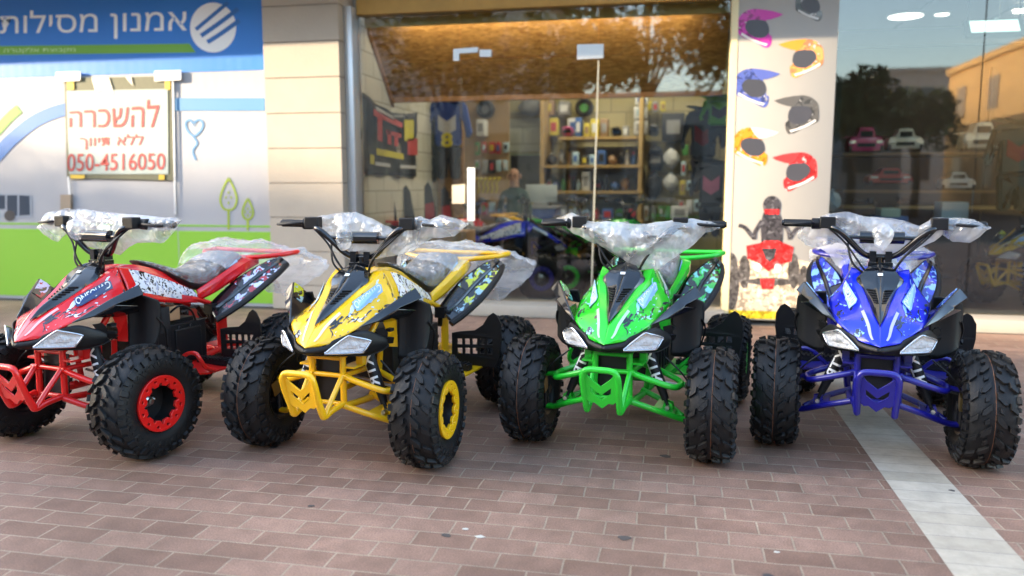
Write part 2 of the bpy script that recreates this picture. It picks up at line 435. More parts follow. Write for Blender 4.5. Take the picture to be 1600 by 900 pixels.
HOOD = Patch([
    [(0, -.264, .496), (.004, -.262, .497), (.008, -.259, .497), (.011, -.256, .497)],
    [(0, -.228, .529), (.024, -.228, .527), (.052, -.224, .519), (.074, -.213, .507)],
    [(.002, -.186, .566), (.034, -.182, .569), (.072, -.178, .556), (.122, -.168, .538)],
    [(.024, -.108, .611), (.058, -.106, .619), (.092, -.110, .594), (.158, -.120, .566)],
    [(.049, -.022, .660), (.083, -.018, .666), (.114, -.022, .623), (.176, -.030, .588)],
    [(.073, .060, .712), (.104, .062, .716), (.131, .060, .660), (.188, .050, .606)],
    [(.068, .130, .748), (.110, .138, .757), (.140, .135, .690), (.192, .115, .622)]])
TANK = Patch([      # tank cover and side panels between hood and seat
    [(0, .180, .728), (.068, .135, .744), (.108, .145, .752), (.138, .15, .688), (.165, .15, .612)],
    [(0, .250, .752), (.070, .235, .756), (.112, .240, .735), (.142, .25, .670), (.158, .24, .600)],
    [(0, .330, .742), (.062, .330, .738), (.108, .340, .700), (.136, .36, .632), (.140, .36, .575)],
    [(0, .420, .715), (.056, .440, .700), (.102, .460, .655), (.118, .48, .598), (.118, .48, .553)],
    [(0, .560, .610), (.050, .580, .615), (.088, .590, .600), (.100, .61, .565), (.100, .61, .538)]])

def seat_rings():
    prof = [(.330, .765, .030, .750), (.39, .752, .052, .715), (.46, .728, .074, .680), (.53, .703, .090, .635), (.60, .690, .100, .596), (.655, .696, .106, .588), (.71, .715, .110, .612), (.78, .746, .110, .648), (.85, .765, .106, .683), (.91, .763, .098, .705), (.945, .742, .086, .712)]
    rings = []
    for y, zt, hw, zb in prof:
        r = []
        for a in range(20):
            t = 2*math.pi*a/20; cx, cz = math.cos(t), math.sin(t)
            e = .62
            x = hw*math.copysign(abs(cx)**e, cx); z = (zt+zb)/2+(zt-zb)/2*math.copysign(abs(cz)**.75, cz)
            r.append((x, y, z))
        rings.append(r)
    return rings

def make_quad(colr, loc, rot, steer, label):
    P = mat(colr+'_body_paint', PAINT[colr], 0.24, coat=0.5, bump=0.015, bscale=40)
    FP = mat(colr+'_frame_paint', FRAMEP[colr], 0.30, coat=0.3, bump=0.05, bscale=90)
    ink = {'red': ((.75, .78, .85), (.02, .02, .03)), 'yellow': ((.62, .72, .80), (.015, .015, .015)), 'green': ((.30, .72, .70), (.01, .02, .02)), 'blue': ((.25, .50, .85), (.01, .015, .05))}[colr]
    G1 = splatter(colr+'_hood_graphic', ink[0], ink[0], ink[1], 34, .60, .60, clear=True, stretch=(1, .45, .7))
    G2 = splatter(colr+'_panel_graphic', (.78, .79, .82), (.42, .46, .60) if colr != 'yellow' else (.70, .68, .5), (.012, .012, .015), 40, .56, .555)
    fb = {'red': ((.010, .010, .012), (.60, .64, .85), (.40, .02, .03)), 'yellow': ((.010, .012, .012), (.52, .56, .02), (.30, .48, .55)), 'green': ((.01, .02, .012), (.03, .42, .05), (.20, .55, .48)), 'blue': ((.01, .03, .25), (.22, .45, .80), (.03, .05, .50))}[colr]
    G3 = splatter(colr+'_fender_graphic', *fb, 22, .52, .56, stretch=(1, .7, .7))
    Q = thing('quad_bike', label, 'quad bike', (loc[0], loc[1], 0), rot, 'quad bikes lined up before the shop')
    # wheels
    for s in (1, -1):
        wheel(Q, (s*TF/2, 0, RF), s, steer, RF, WF, FP)
        wheel(Q, (s*TR/2, WB, RR), s, 0, RR, WR, FP)
    # frame and suspension
    def frame(bm):
        for s in (1, -1):
            tube(bm, [(s*.072, -.120, .235), (s*.070, -.119, .440)], .013, smooth=False)
            tube(bm, [(s*.085, -.136, .248), (s*.095, .10, .235), (s*.105, .45, .245), (s*.10, .74, .285)], .014)
            tube(bm, [(s*.070, -.119, .440), (s*.10, .03, .50), (s*.12, .10, .58), (s*.10, .30, .60), (s*.095, .58, .56), (s*.09, .74, .50)], .013)
            tube(bm, [(s*.095, .10, .235), (s*.12, .09, .45)], .012, smooth=False)
            tube(bm, [(s*.072, -.120, .363), (s*.09, .06, .363)], .011, smooth=False)
            box2(bm, (s*.070, -.125, .395), (s*.125, -.02, .403)); box2(bm, (s*.1, -.07, .40), (s*.128, .02, .44))
            plate(bm, [(s*.088, .735, .27), (s*.092, .80, .28), (s*.092, .80, .47), (s*.088, .735, .48)], .006)
        for z in (.25, .363, .432):
            tube(bm, [(-.072, -.12, z), (.072, -.12, z)], .010, smooth=False)
        tube(bm, [(-.1, .30, .238), (.1, .30, .238)], .012, smooth=False)
        tube(bm, [(-.1, .74, .29), (.1, .74, .29)], .012, smooth=False)
        box2(bm, (-.06, .70, .26), (.06, .95, .29))
    oneobj('frame', 'frame', frame, FP, Q)
    sideobj('frame_bracket', 'brk', lambda bm: plate(bm, [(.176, .075, .60), (.190, .10, .56), (.196, .095, .447), (.150, .082, .448), (.160, .078, .50), (.142, .07, .555)], .006), FP, Q)
    oneobj('front_plate', 'fplate', lambda bm: plate(bm, [(-.07, -.10, .25), (.07, -.10, .25), (.07, -.09, .42), (-.07, -.09, .42)], .004), M_DARKM, Q)
    def ua(bm):
        tube(bm, [(.080, -.125, .363), (.15, -.120, .340), (.235, -.095, .312), (.258, -.060, .308), (.262, -.02, .310)], .0125)
        tube(bm, [(.082, .040, .368), (.16, .036, .345), (.24, .015, .318), (.262, -.02, .310)], .0125)
        tube(bm, [(.262, -.02, .310), (.315, -.015, .300)], .010, smooth=False)
    def la(bm):
        tube(bm, [(.084, -.136, .248), (.18, -.10, .212), (.266, -.03, .168), (.315, -.01, .160)], .0125)
        tube(bm, [(.084, .060, .250), (.18, .045, .214), (.266, .0, .170)], .0125)
        plate(bm, [(.165, -.105, .222), (.165, .045, .224), (.24, .01, .190), (.24, -.055, .190)], .006)
        for y in (-.035, .0): plate(bm, [(.185, y, .20), (.235, y, .18), (.228, y, .228), (.20, y, .236)], .005)
    sideobj('upper_suspension_arm', 'ua', ua, FP, Q); sideobj('lower_suspension_arm', 'la', la, FP, Q)
    sideobj('steering_knuckle', 'kn', lambda bm: (tube(bm, [(.315, -.012, .155), (.318, -.012, .31)], .013, smooth=False), lathe(bm, [(.30, .020), (.345, .026), (.35, .044), (.362, .044)], 16, M=Matrix.Translation((0, 0, RF)))), M_DARKM, Q)
    sideobj('brake_caliper', 'cal', lambda bm: [box(bm, (.318, -.045, .262), (.03, .045, .06), Matrix.Rotation(.3, 3, 'X'))], M_BRASS, Q)
    sideobj('brake_hose', 'hose', lambda bm: tube(bm, [(.318, -.045, .285), (.27, -.06, .36), (.20, -.05, .42)], .0035), M_MATTE, Q)
    sideobj('tie_rod', 'tie', lambda bm: tube(bm, [(.03, .02, .33), (.31, .06, .27)], .006, smooth=False), M_STEEL, Q)
    a, b = Vector((.120, -.012, .440)), Vector((.213, -.035, .215)); ax = (b-a).normalized()
    def shock(bm):
        tube(bm, [a, b], .008, smooth=False)
        tube(bm, [a, a+(b-a)*.62], .0235, 14, smooth=False)
        tube(bm, [a+(b-a)*.62, a+(b-a)*.88], lambda t: .019-.004*t, 14, smooth=False, n=4)
    sh = sideobj('shock_absorber', 'shk', shock, M_MATTE, Q)
    for o, s in zip(sh, (1, -1)):
        def lt(s=s):
            me = text_mesh('XTR', offset=0.02)
            A, B = (a, b) if s > 0 else (Vector(mir(a)), Vector(mir(b)))
            d = (B-A).normalized(); f = Vector((0, -1, 0)); f = (f-d*f.dot(d)).normalized(); sd = f.cross(d)
            if s < 0: d, A = d, A
            b_ = bmesh.new(); b_.from_mesh(me); bmesh.ops.triangulate(b_, faces=b_.faces[:])
            for _ in range(3): bmesh.ops.subdivide_edges(b_, edges=[e for e in b_.edges if e.calc_length() > .10], cuts=1)
            bmesh.ops.triangulate(b_, faces=b_.faces[:]); b_.to_mesh(me); b_.free()
            for v in me.vertices:
                t = v.co.x*.135+.006; ang = (.5-v.co.y)*1.75
                c = d*t+(f*math.cos(ang)+sd*math.sin(ang)*(1 if True else -1))*.0252
                v.co = A+c
            me.update(); return me
        obj('shock_lettering', mesh(f'xtr{s}', lt), M_WHITE, o)
        obj('shock_bolt', mesh(f'sbolt{s}', lambda: (lambda bm: (tube(bm, [b+Vector((0, -.03, 0)), b+Vector((0, .03, 0))], .009, 8, smooth=False), [setattr(v.co, 'x', s*v.co.x) for v in bm.verts], finish(bm, 'bolt'))[-1])(bmesh.new())), M_STEEL, o)
    # front bumper
    def bump(bm):
        pts = [(.066, -.252, .238), (.068, -.285, .30), (.070, -.312, .372), (.060, -.318, .400), (.040, -.318, .408), (0, -.318, .409)]
        tube(bm, pts+[mir(q) for q in pts[-2::-1]], .0125, 12)
        for s in (1, -1):
            tube(bm, [(s*.066, -.285, .30), (s*.066, -.262, .246), (s*.066, -.246, .232), (s*.070, -.20, .245), (s*.080, -.136, .256)], .0125)
            tube(bm, [(s*.066, -.244, .236), (s*.070, -.19, .30), (s*.074, -.13, .366)], .0105, smooth=False)
            lathe(bm, [(-.016, .009), (.016, .009)], 10, M=Matrix.Translation((s*.078, -.13, .366)))
    bp = oneobj('front_bumper', 'bumper', bump, FP, Q)
    def bplate():
        L1 = [(-.066, .150), (-.040, .115), (0, .082), (.040, .115), (.066, .150), (.066, .030), (.045, .010), (.028, .012), (0, -.012), (-.028, .012), (-.045, .010), (-.066, .030)]
        H = [(-.042, .082), (0, .046), (.042, .082), (.038, .054), (0, .022), (-.038, .054)]
        me = flat([L1, H], .006, .001)
        o0, d0, d1 = Vector((0, -.276, .262)), Vector((1, 0, 0)), Vector((0, -.30, 1)).normalized()
        nn = d0.cross(d1)
        for v in me.vertices: v.co = o0+d0*v.co.x+d1*v.co.y+nn*v.co.z
        me.update(); return me
    obj('bumper_plate', mesh('bplate', bplate), FP, bp)
    # hood, scoop, cowl, lamps
    hood = oneobj('hood', 'hood', lambda bm: [HOOD.mesh(bm, 0, 6, 0, 3, 30, 15, mirror=m) for m in (False, True)], P, Q, mods=(('solid', .004),), angle=28)
    sideobj('hood_graphic', 'hgr', lambda bm: HOOD.mesh(bm, 1.2, 5.9, 1.12, 2.9, 26, 10, off=.0016), G1, hood)
    sideobj('hood_stripe', 'hst', lambda bm: HOOD.mesh(bm, .75, 2.9, 1.05, 1.34, 16, 3, off=.0022), mat(colr+'_stripe', [min(1, .45*x+.42) for x in PAINT[colr]], .3, coat=.5), hood)
    LT, RT, RB, LB = (.080, -.055, .640), (.126, .077, .703), (.134, .083, .670), (.107, -.063, .612)
    for s in (1, -1):
        q4 = (LB, RB, RT, LT) if s > 0 else (mir(RB), mir(LB), mir(LT), mir(RT))
        def back(s=s, q4=q4):
            me = flat([[(-.03, .0), (.1, -.14), (.45, -.08), (.5, -.22), (.62, -.08), (1.03, -.06), (1.04, .8), (.95, 1.12), (.0, 1.1)]], .02)
            for v in me.vertices: v.co.z *= .02
            return warp(me, *q4, off=.0040)
        obj('lettering_backing', mesh(f'bk{s}', back), M_SKYB if colr != 'red' else M_DKB, hood)
        obj('hood_lettering', mesh(f'oq{s}', lambda: warp(text_mesh('ONEQUAD', offset=.02), *q4, off=.0056)), M_WHITE, hood)
    SC = Patch([
        [(0.000, -0.196, 0.571), (0.001, -0.194, 0.573), (0.002, -0.192, 0.573)],
        [(0.000, -0.150, 0.614), (0.014, -0.142, 0.610), (0.023, -0.134, 0.602)],
        [(0.000, -0.085, 0.654), (0.030, -0.070, 0.646), (0.040, -0.062, 0.630)],
        [(0.000, -0.020, 0.692), (0.056, 0.005, 0.686), (0.064, 0.012, 0.668)],
        [(0.000, 0.010, 0.714), (0.073, 0.045, 0.724), (0.089, 0.055, 0.714)],
        [(0.000, 0.060, 0.754), (0.058, 0.075, 0.752), (0.077, 0.082, 0.732)],
        [(0.000, 0.115, 0.780), (0.042, 0.105, 0.768), (0.061, 0.105, 0.748)]])
    scoop = oneobj('front_scoop', 'scoop', lambda bm: [SC.mesh(bm, 0, 6, 0, 2, 24, 8, mirror=m) for m in (False, True)], M_BLK, Q, mods=(('solid', .004),), angle=25)
    def vent(bm):
        for i in range(6):
            u = 1.75+i*.2
            p0, p1 = SC.at(u, .35), SC.at(u+.12, .82+.02*i)
            tube(bm, [p0+Vector((0, -.002, .002)), p1+Vector((0, -.002, .002))], .0032, 6, smooth=False)
    sideobj('vent_grille', 'vent', vent, M_MATTE, scoop)
    def badge(bm): box(bm, (0, .040, .7405), (.020, .014, .002), Matrix.Rotation(.66, 3, 'X'))
    oneobj('white_sticker', 'badge', badge, M_WHITE, scoop)
    def cowl(bm):
        up_ = [(0, -.268, .492), (.069, -.224, .503), (.088, -.204, .522), (.144, -.164, .544), (.176, -.118, .550), (.206, -.05, .520), (.214, -.02, .505)]
        lo_ = [(0, -.246, .466), (.060, -.214, .463), (.105, -.176, .460), (.150, -.130, .452), (.182, -.092, .452), (.205, -.04, .462), (.214, -.01, .475)]
        midp = [(a_[0]*.5+b_[0]*.5+.004, a_[1]*.5+b_[1]*.5-.012, a_[2]*.5+b_[2]*.5) for a_, b_ in zip(up_, lo_)]
        midp[0] = (0, -.274, .478)
        pt = Patch([list(x) for x in zip(up_, midp, lo_)])
        for m in (False, True): pt.mesh(bm, 0, 6, 0, 2, 24, 6, mirror=m, crease=False)
        bk = [(a_[0]*.7, a_[1]+.10, a_[2]) for a_ in lo_]
        pt2 = Patch([list(x) for x in zip(lo_, bk)])
        for m in (False, True): pt2.mesh(bm, 0, 6, 0, 1, 12, 2, mirror=m)
    cw = oneobj('lamp_cowl', 'cowl', cowl, M_MATTE, Q, mods=(('solid', .004),))
    sideobj('cowl_clip', 'clip', lambda bm: [plate(bm, [(.19, -.07, .545), (.214, -.045, .55), (.222, -.03, .53), (.214, -.02, .51), (.232, -.0, .505), (.222, .01, .48), (.205, -.01, .48), (.20, -.05, .51)], .005), box(bm, (.215, .0, .535), (.02, .03, .012))], M_MATTE, Q)
    hin, htop, hout, hbot = Vector((.067, -.226, .480)), Vector((.143, -.181, .540)), Vector((.193, -.122, .512)), Vector((.172, -.138, .474))
    nn = ((htop-hin).cross(hbot-hin)).normalized(); nn = nn if nn.y < 0 else -nn
    cen = (hin+htop+hout+hbot)/4
    poly = [hin+Vector((.004, 0, .006)), htop+Vector((-.012, -.006, -.002)), htop+Vector((.008, .006, -.002)), hout+Vector((-.002, 0, .006)), hout+Vector((-.002, 0, -.006)), hbot+Vector((.004, 0, .004)), hbot+Vector((-.012, -.004, -.003)), hin+Vector((.006, 0, -.003))]
    poly = [p+nn*.013 for p in poly]; cen = cen+nn*.013
    def bezel(bm): tube(bm, poly, .0036, 8, closed=True, n=3)
    def bulb(bm):
        c0 = [bm.verts.new(p+nn*.0) for p in poly]; c1 = [bm.verts.new(cen+(p-cen)*.55-nn*.007) for p in poly]; c2 = [bm.verts.new(cen+(p-cen)*.28-nn*.001) for p in poly]
        for A, B in ((c0, c1), (c1, c2)):
            for i in range(8): bm.faces.new((A[i], A[(i+1) % 8], B[(i+1) % 8], B[i]))
        bm.faces.new(c2)
    def lens(bm):
        c0 = [bm.verts.new(p+nn*.002) for p in poly]; c1 = [bm.verts.new(cen+(p-cen)*.6+nn*.009) for p in poly]
        for i in range(8): bm.faces.new((c0[i], c0[(i+1) % 8], c1[(i+1) % 8], c1[i]))
        bm.faces.new(c1)
    hl = sideobj('headlight', 'hlr', bulb, M_CHROME, Q)
    for o, s in zip(hl, (1, -1)):
        sideobj('lamp_bezel', 'bez', bezel, mat('bezel_silver', (.55, .56, .58), .2, metal=.8), o, sides=(s,))
        sideobj('lamp_lens', 'lns', lens, M_LENS, o, sides=(s,))
    # front fenders (winglets) and mud flaps
    F0, F1, F2, F3, F4 = (.156, -.136, .560), (.232, -.02, .640), (.290, .080, .694), (.322, .072, .657), (.264, -.018, .622)
    F5 = (.205, -.075, .578)
    def wing(bm):
        plate(bm, [F0, F1, F2, F3, (.292, .038, .640), (.268, -.005, .628), F4, F5], .006)
        plate(bm, [F0, F1, F2, (.262, .120, .652), (.217, .146, .612), (.20, .09, .598), (.172, -.04, .575)], .006)
        plate(bm, [F5, F4, (.30, .06, .61), (.24, .12, .575), (.19, .05, .56)], .005)
    wg = sideobj('front_fender', 'wing', wing, M_BLK, Q, mods=(('bevel', .003),))
    for o, s in zip(wg, (1, -1)):
        sideobj('fender_sticker', 'wst', lambda bm: plate(bm, [(.234, -.0, .6445), (.283, .078, .6915), (.262, .108, .662), (.224, .05, .630), (.21, .02, .618)], .0065), G3, o, sides=(s,))
    def flap(bm):
        pt = Patch([[(.205, .085, .655), (.23, .10, .652), (.29, .115, .640), (.318, .15, .622)],
                    [(.200, .095, .600), (.23, .115, .598), (.29, .125, .590), (.322, .16, .575)],
                    [(.198, .095, .500), (.23, .112, .497), (.29, .122, .495), (.318, .155, .500)],
                    [(.200, .085, .400), (.23, .10, .395), (.28, .110, .415), (.310, .13, .440)]])
        pt.mesh(bm, 0, 3, 0, 3, 12, 9, crease=False)
    sideobj('mud_flap', 'flap', flap, M_MATTE, Q, mods=(('solid', .006),))
    # tank cover, seat, tail
    tk = oneobj('tank_cover', 'tank', lambda bm: [TANK.mesh(bm, 0, 4, 0, 4, 24, 16, mirror=m) for m in (False, True)], P, Q, mods=(('solid', .004),), angle=28)
    sideobj('side_graphic', 'sgr', lambda bm: TANK.mesh(bm, .55, 3.95, 2.08, 3.55, 24, 8, off=.0018), G2, tk)
    def side_text(bm): pass
    st = oneobj('seat', 'seat', lambda bm: rings_mesh(bm, seat_rings()), M_SEAT, Q, angle=60)
    def sfilm(bm):
        rr = []
        for i, r in enumerate(seat_rings()):
            c = sum((Vector(p) for p in r), Vector())/len(r)
            rr.append([c+(Vector(p)-c)*(1.03+.05*noise.noise(Vector(p)*38))+Vector((0, 0, .004)) for p in r])
        rings_mesh(bm, rr)
    oneobj('seat_film', 'sfilm', sfilm, M_FILM3, st, mods=(('sub', 1),))
    oneobj('seat_label', 'slab', lambda bm: plate(bm, [(.112, .80, .66), (.113, .88, .705), (.112, .87, .725), (.112, .79, .68)], .003), M_SKYB, st)
    TAIL = Patch([
        [(.100, .600, .545), (.104, .600, .580), (.096, .600, .600)],
        [(.118, .70, .575), (.124, .70, .625), (.108, .69, .640)],
        [(.135, .80, .620), (.140, .81, .675), (.115, .81, .690)],
        [(.150, .90, .665), (.150, .92, .715), (.100, .92, .728)],
        [(.120, 1.03, .690), (.105, 1.05, .722), (.07, 1.04, .735)]])
    sideobj('tail_cowl', 'tail', lambda bm: TAIL.mesh(bm, 0, 4, 0, 2, 16, 6), P, Q, mods=(('solid', .005),))
    oneobj('tail_cover', 'tailc', lambda bm: plate(bm, [(-.10, .92, .725), (.10, .92, .725), (.09, 1.06, .715), (-.09, 1.06, .715)], .012), P, Q)
    REAR = Patch([
        [(.106, .680, .530), (.150, .640, .490), (.196, .612, .464)],
        [(.122, .760, .585), (.190, .730, .548), (.255, .720, .526)],
        [(.150, .860, .648), (.225, .850, .625), (.294, .850, .606)],
        [(.215, .960, .708), (.262, .970, .688), (.300, .960, .660)],
        [(.245, 1.02, .726), (.268, 1.045, .714), (.284, 1.050, .696)]])
    rf = sideobj('rear_fender', 'rear', lambda bm: REAR.mesh(bm, 0, 4, 0, 2, 20, 8), M_BLK, Q, mods=(('solid', .006),))
    for o, s in zip(rf, (1, -1)):
        sideobj('fender_graphic', 'rgr', lambda bm: (REAR.mesh(bm, .5, 3.7, 1.16, 1.84, 16, 4, off=.003), REAR.mesh(bm, 1.5, 3.9, .15, .85, 12, 4, off=.003)), G3, o, sides=(s,))
        sideobj('fender_rib', 'rrib', lambda bm: tube(bm, [REAR.at(u_, 1.0)+Vector((0, 0, .004)) for u_ in (.3, 1, 2, 3, 3.8)], .010, 8), M_BLK, o, sides=(s,))
        sideobj('fender_edge', 'redg', lambda bm: tube(bm, [REAR.at(u_, 2)+Vector((0, 0, -.006)) for u_ in (0, .6, 1.3, 2, 3, 4)], .016, 8), M_MATTE, o, sides=(s,))
        sideobj('fender_end', 'rend', lambda bm: plate(bm, [(.300, .93, .640), (.292, 1.05, .70), (.252, 1.03, .735), (.262, .98, .69)], .006), mat('taupe_plastic', (.07, .058, .05), .4), o, sides=(s,))
    sideobj('fender_stay', 'stay', lambda bm: (tube(bm, [(.095, .70, .43), (.12, .67, .50), (.17, .66, .50)], .012), box(bm, (.12, .67, .50), (.05, .05, .05))), M_MATTE, Q)
    def rail(bm):
        tube(bm, [(.13, .985, .728), (.24, 1.03, .738), (.282, 1.09, .746), (.278, 1.155, .748), (.20, 1.165, .746), (0, 1.168, .744), (-.20, 1.165, .746), (-.278, 1.155, .748), (-.282, 1.09, .746), (-.24, 1.03, .738), (-.13, .985, .728), (0, .975, .726)], .0125, 10, closed=True, n=5)
        for s in (1, -1): tube(bm, [(s*.10, .98, .727), (s*.09, .95, .69), (s*.08, .86, .60)], .011)
    oneobj('grab_rail', 'rail', rail, FP, Q)
    # footrests, heel guards
    def foot(bm):
        plate(bm, [(.115, .36, .262), (.30, .345, .258), (.336, .40, .254), (.336, .66, .252), (.20, .70, .25), (.115, .66, .26)], .008)
        tube(bm, [(.335, .44, .256), (.332, .385, .285), (.318, .365, .330), (.298, .362, .350), (.255, .355, .345), (.20, .34, .30), (.15, .33, .255)], .0095)
    sideobj('footrest', 'foot', foot, FP, Q)
    sideobj('foot_peg', 'peg', lambda bm: [box(bm, (.235, .55, .272), (.17, .05, .026))]+[box(bm, (.165+.02*i, .55, .288), (.008, .05, .008)) for i in range(8)], M_MATTE, Q)
    def guard():
        O = [(.175, .262), (.18, .405), (.225, .415), (.30, .425), (.345, .455), (.375, .500), (.399, .516), (.418, .505), (.438, .468), (.440, .40), (.425, .30), (.405, .258), (.30, .25)]
        holes = []
        for r_ in range(2):
            for c_ in range(5):
                x0, z0 = .205+c_*.040, .305+r_*.045+c_*.003
                holes.append([(x0, z0), (x0+.028, z0+.002), (x0+.028, z0+.032), (x0, z0+.030)])
        me = flat([O]+holes, .006, .001)
        for v in me.vertices: v.co = (v.co.x, .655+.012*math.sin(v.co.x*9)-v.co.z-(v.co.y-.26)*.05, v.co.y)
        me.update(); return me
    def guardL():
        me = guard()
        for v in me.vertices: v.co.x = -v.co.x
        me.flip_normals(); return me
    obj('heel_guard', mesh('gdR', guard), M_MATTE, Q); obj('heel_guard', mesh('gdL', guardL), M_MATTE, Q)
    # drive, battery case, axle
    def case(bm):
        vs = box(bm, (0, .40, .365), (.25, .44, .19)); box(bm, (0, .39, .465), (.20, .36, .03)); box(bm, (.128, .50, .36), (.012, .16, .15)); box(bm, (-.128, .50, .36), (.012, .16, .15))
        for i in range(5): box(bm, (0, .24+i*.07, .37), (.262, .018, .16))
    oneobj('battery_case', 'case', case, M_MATTE, Q, mods=(('bevel', .004),))
    oneobj('rear_axle', 'axle', lambda bm: (tube(bm, [(-.33, WB, RR), (.33, WB, RR)], .017, smooth=False), lathe(bm, [(-.03, .07), (.0, .075), (.03, .07)], 24, M=Matrix.Translation((-.1, WB, RR)))), M_DARKM, Q)
    oneobj('swing_arm', 'swing', lambda bm: [tube(bm, [(s*.07, .72, .28), (s*.09, .86, .255), (s*.08, WB, RR)], .018) for s in (1, -1)], FP, Q)
    oneobj('rear_shock', 'rshk', lambda bm: (tube(bm, [(0, .70, .50), (0, .86, .30)], .012, smooth=False), tube(bm, [(.028*math.cos(t*.7), .72+.11*t/40+.0, .475-.14*t/40+.028*math.sin(t*.7)*.6) for t in range(41)], .005, 6, n=2)), M_DARKM, Q)
    sideobj('cable', 'cable', lambda bm: tube(bm, [(.10, .40, .50), (.16, .42, .55), (.15, .50, .52), (.12, .56, .46)], .005), M_MATTE, Q); sideobj('hose', 'hose2', lambda bm: tube(bm, [(.315, .14, .55), (.325, .17, .50), (.30, .2, .42)], .004), M_MATTE, Q)
    # steering: stem, bars, grips, controls turn together
    H = obj('handlebar', mesh('bar', lambda: bar_mesh()), M_BLK, Q, rotz=steer)
    H.location = (0, .157, 0)
    def grp(bm): tube(bm, [(.275, .03, .938), (.30, .034, .939), (.388, .046, .939)], .0165, 12, smooth=False)
    def lever(bm): tube(bm, [(.262, .02, .940), (.285, -.02, .942), (.34, -.022, .938), (.385, -.005, .936)], .006, 8)
    for s in (1, -1):
        sideobj('grip', 'grip', grp, M_MATTE, H, sides=(s,)); sideobj('brake_lever', 'lev', lever, M_MATTE, H, sides=(s,))
        sideobj('switch_box', 'swb', lambda bm: (box(bm, (.212, -.012, .945), (.062, .045, .048)), lathe(bm, [(-.02, .024), (.02, .024)], 14, M=Matrix.Translation((.255, .02, .938)))), M_MATTE, H, mods=(('bevel', .004),), sides=(s,))
    oneobj('crossbar_pad', 'pad', lambda bm: tube(bm, [(-.085, -.015, .885), (.085, -.015, .885)], .026, 14, smooth=False), M_BLK, H)
    oneobj('wiring', 'wire', lambda bm: [tube(bm, p_, .0045, 6) for p_ in ([(.20, -.02, .92), (.15, -.05, .87), (.075, -.06, .80), (.05, -.045, .74), (.045, -.02, .70)], [(-.21, -.02, .925), (-.14, -.03, .86), (-.09, -.05, .79), (-.04, -.04, .72)], [(.17, -.03, .90), (.10, -.06, .83), (.055, -.05, .76), (.03, -.03, .72)], [(-.13, -.015, .86), (-.11, -.045, .78), (-.055, -.05, .73)])], M_MATTE, H)
    return Q
def bar_mesh():
    bm = bmesh.new()
    half = [(0, 0, .803), (.040, 0, .805), (.075, -.008, .822), (.120, -.022, .868), (.155, -.032, .902), (.185, -.030, .922), (.235, .010, .936), (.30, .034, .939), (.395, .047, .939)]
    tube(bm, [mir(p) for p in half[:0:-1]]+half, .0125, 12)
    tube(bm, [(-.13, -.02, .885), (.13, -.02, .885)], .008, smooth=False)
    tube(bm, [(0, -.012, .68), (0, 0, .80)], .016, 12, smooth=False)
    for s in (1, -1): box(bm, (s*.03, 0, .805), (.026, .045, .045))
    box(bm, (0, -.002, .772), (.095, .05, .018))
    return finish(bm, 'bar')
POSE = {'red': ((-2.461, 2.851), -10.25, -3.0), 'yellow': ((-1.308, 2.971), -8.91, 6.25), 'green': ((-.215, 3.257), -9.31, 4.17), 'blue': ((.815, 3.417), -10.94, 3.77)}
QL = {'red': 'red quad bike with black fenders, parked before the green and white hoarding', 'yellow': 'yellow quad bike with black fenders, parked between the red and the green one',
      'green': 'green quad bike with black fenders, parked between the yellow and the blue one', 'blue': 'blue quad bike with glossy black fenders, its front wheels astride the pale paving strip'}
QUAD = {c: make_quad(c, p, R(t), R(s), QL[c]) for c, (p, t, s) in POSE.items()}
def on_quad(c, p):
    (x, y), t, _ = POSE[c]; t = R(t)
    return Vector((x+math.cos(t)*p[0]-math.sin(t)*p[1], y+math.sin(t)*p[0]+math.cos(t)*p[1], p[2]))

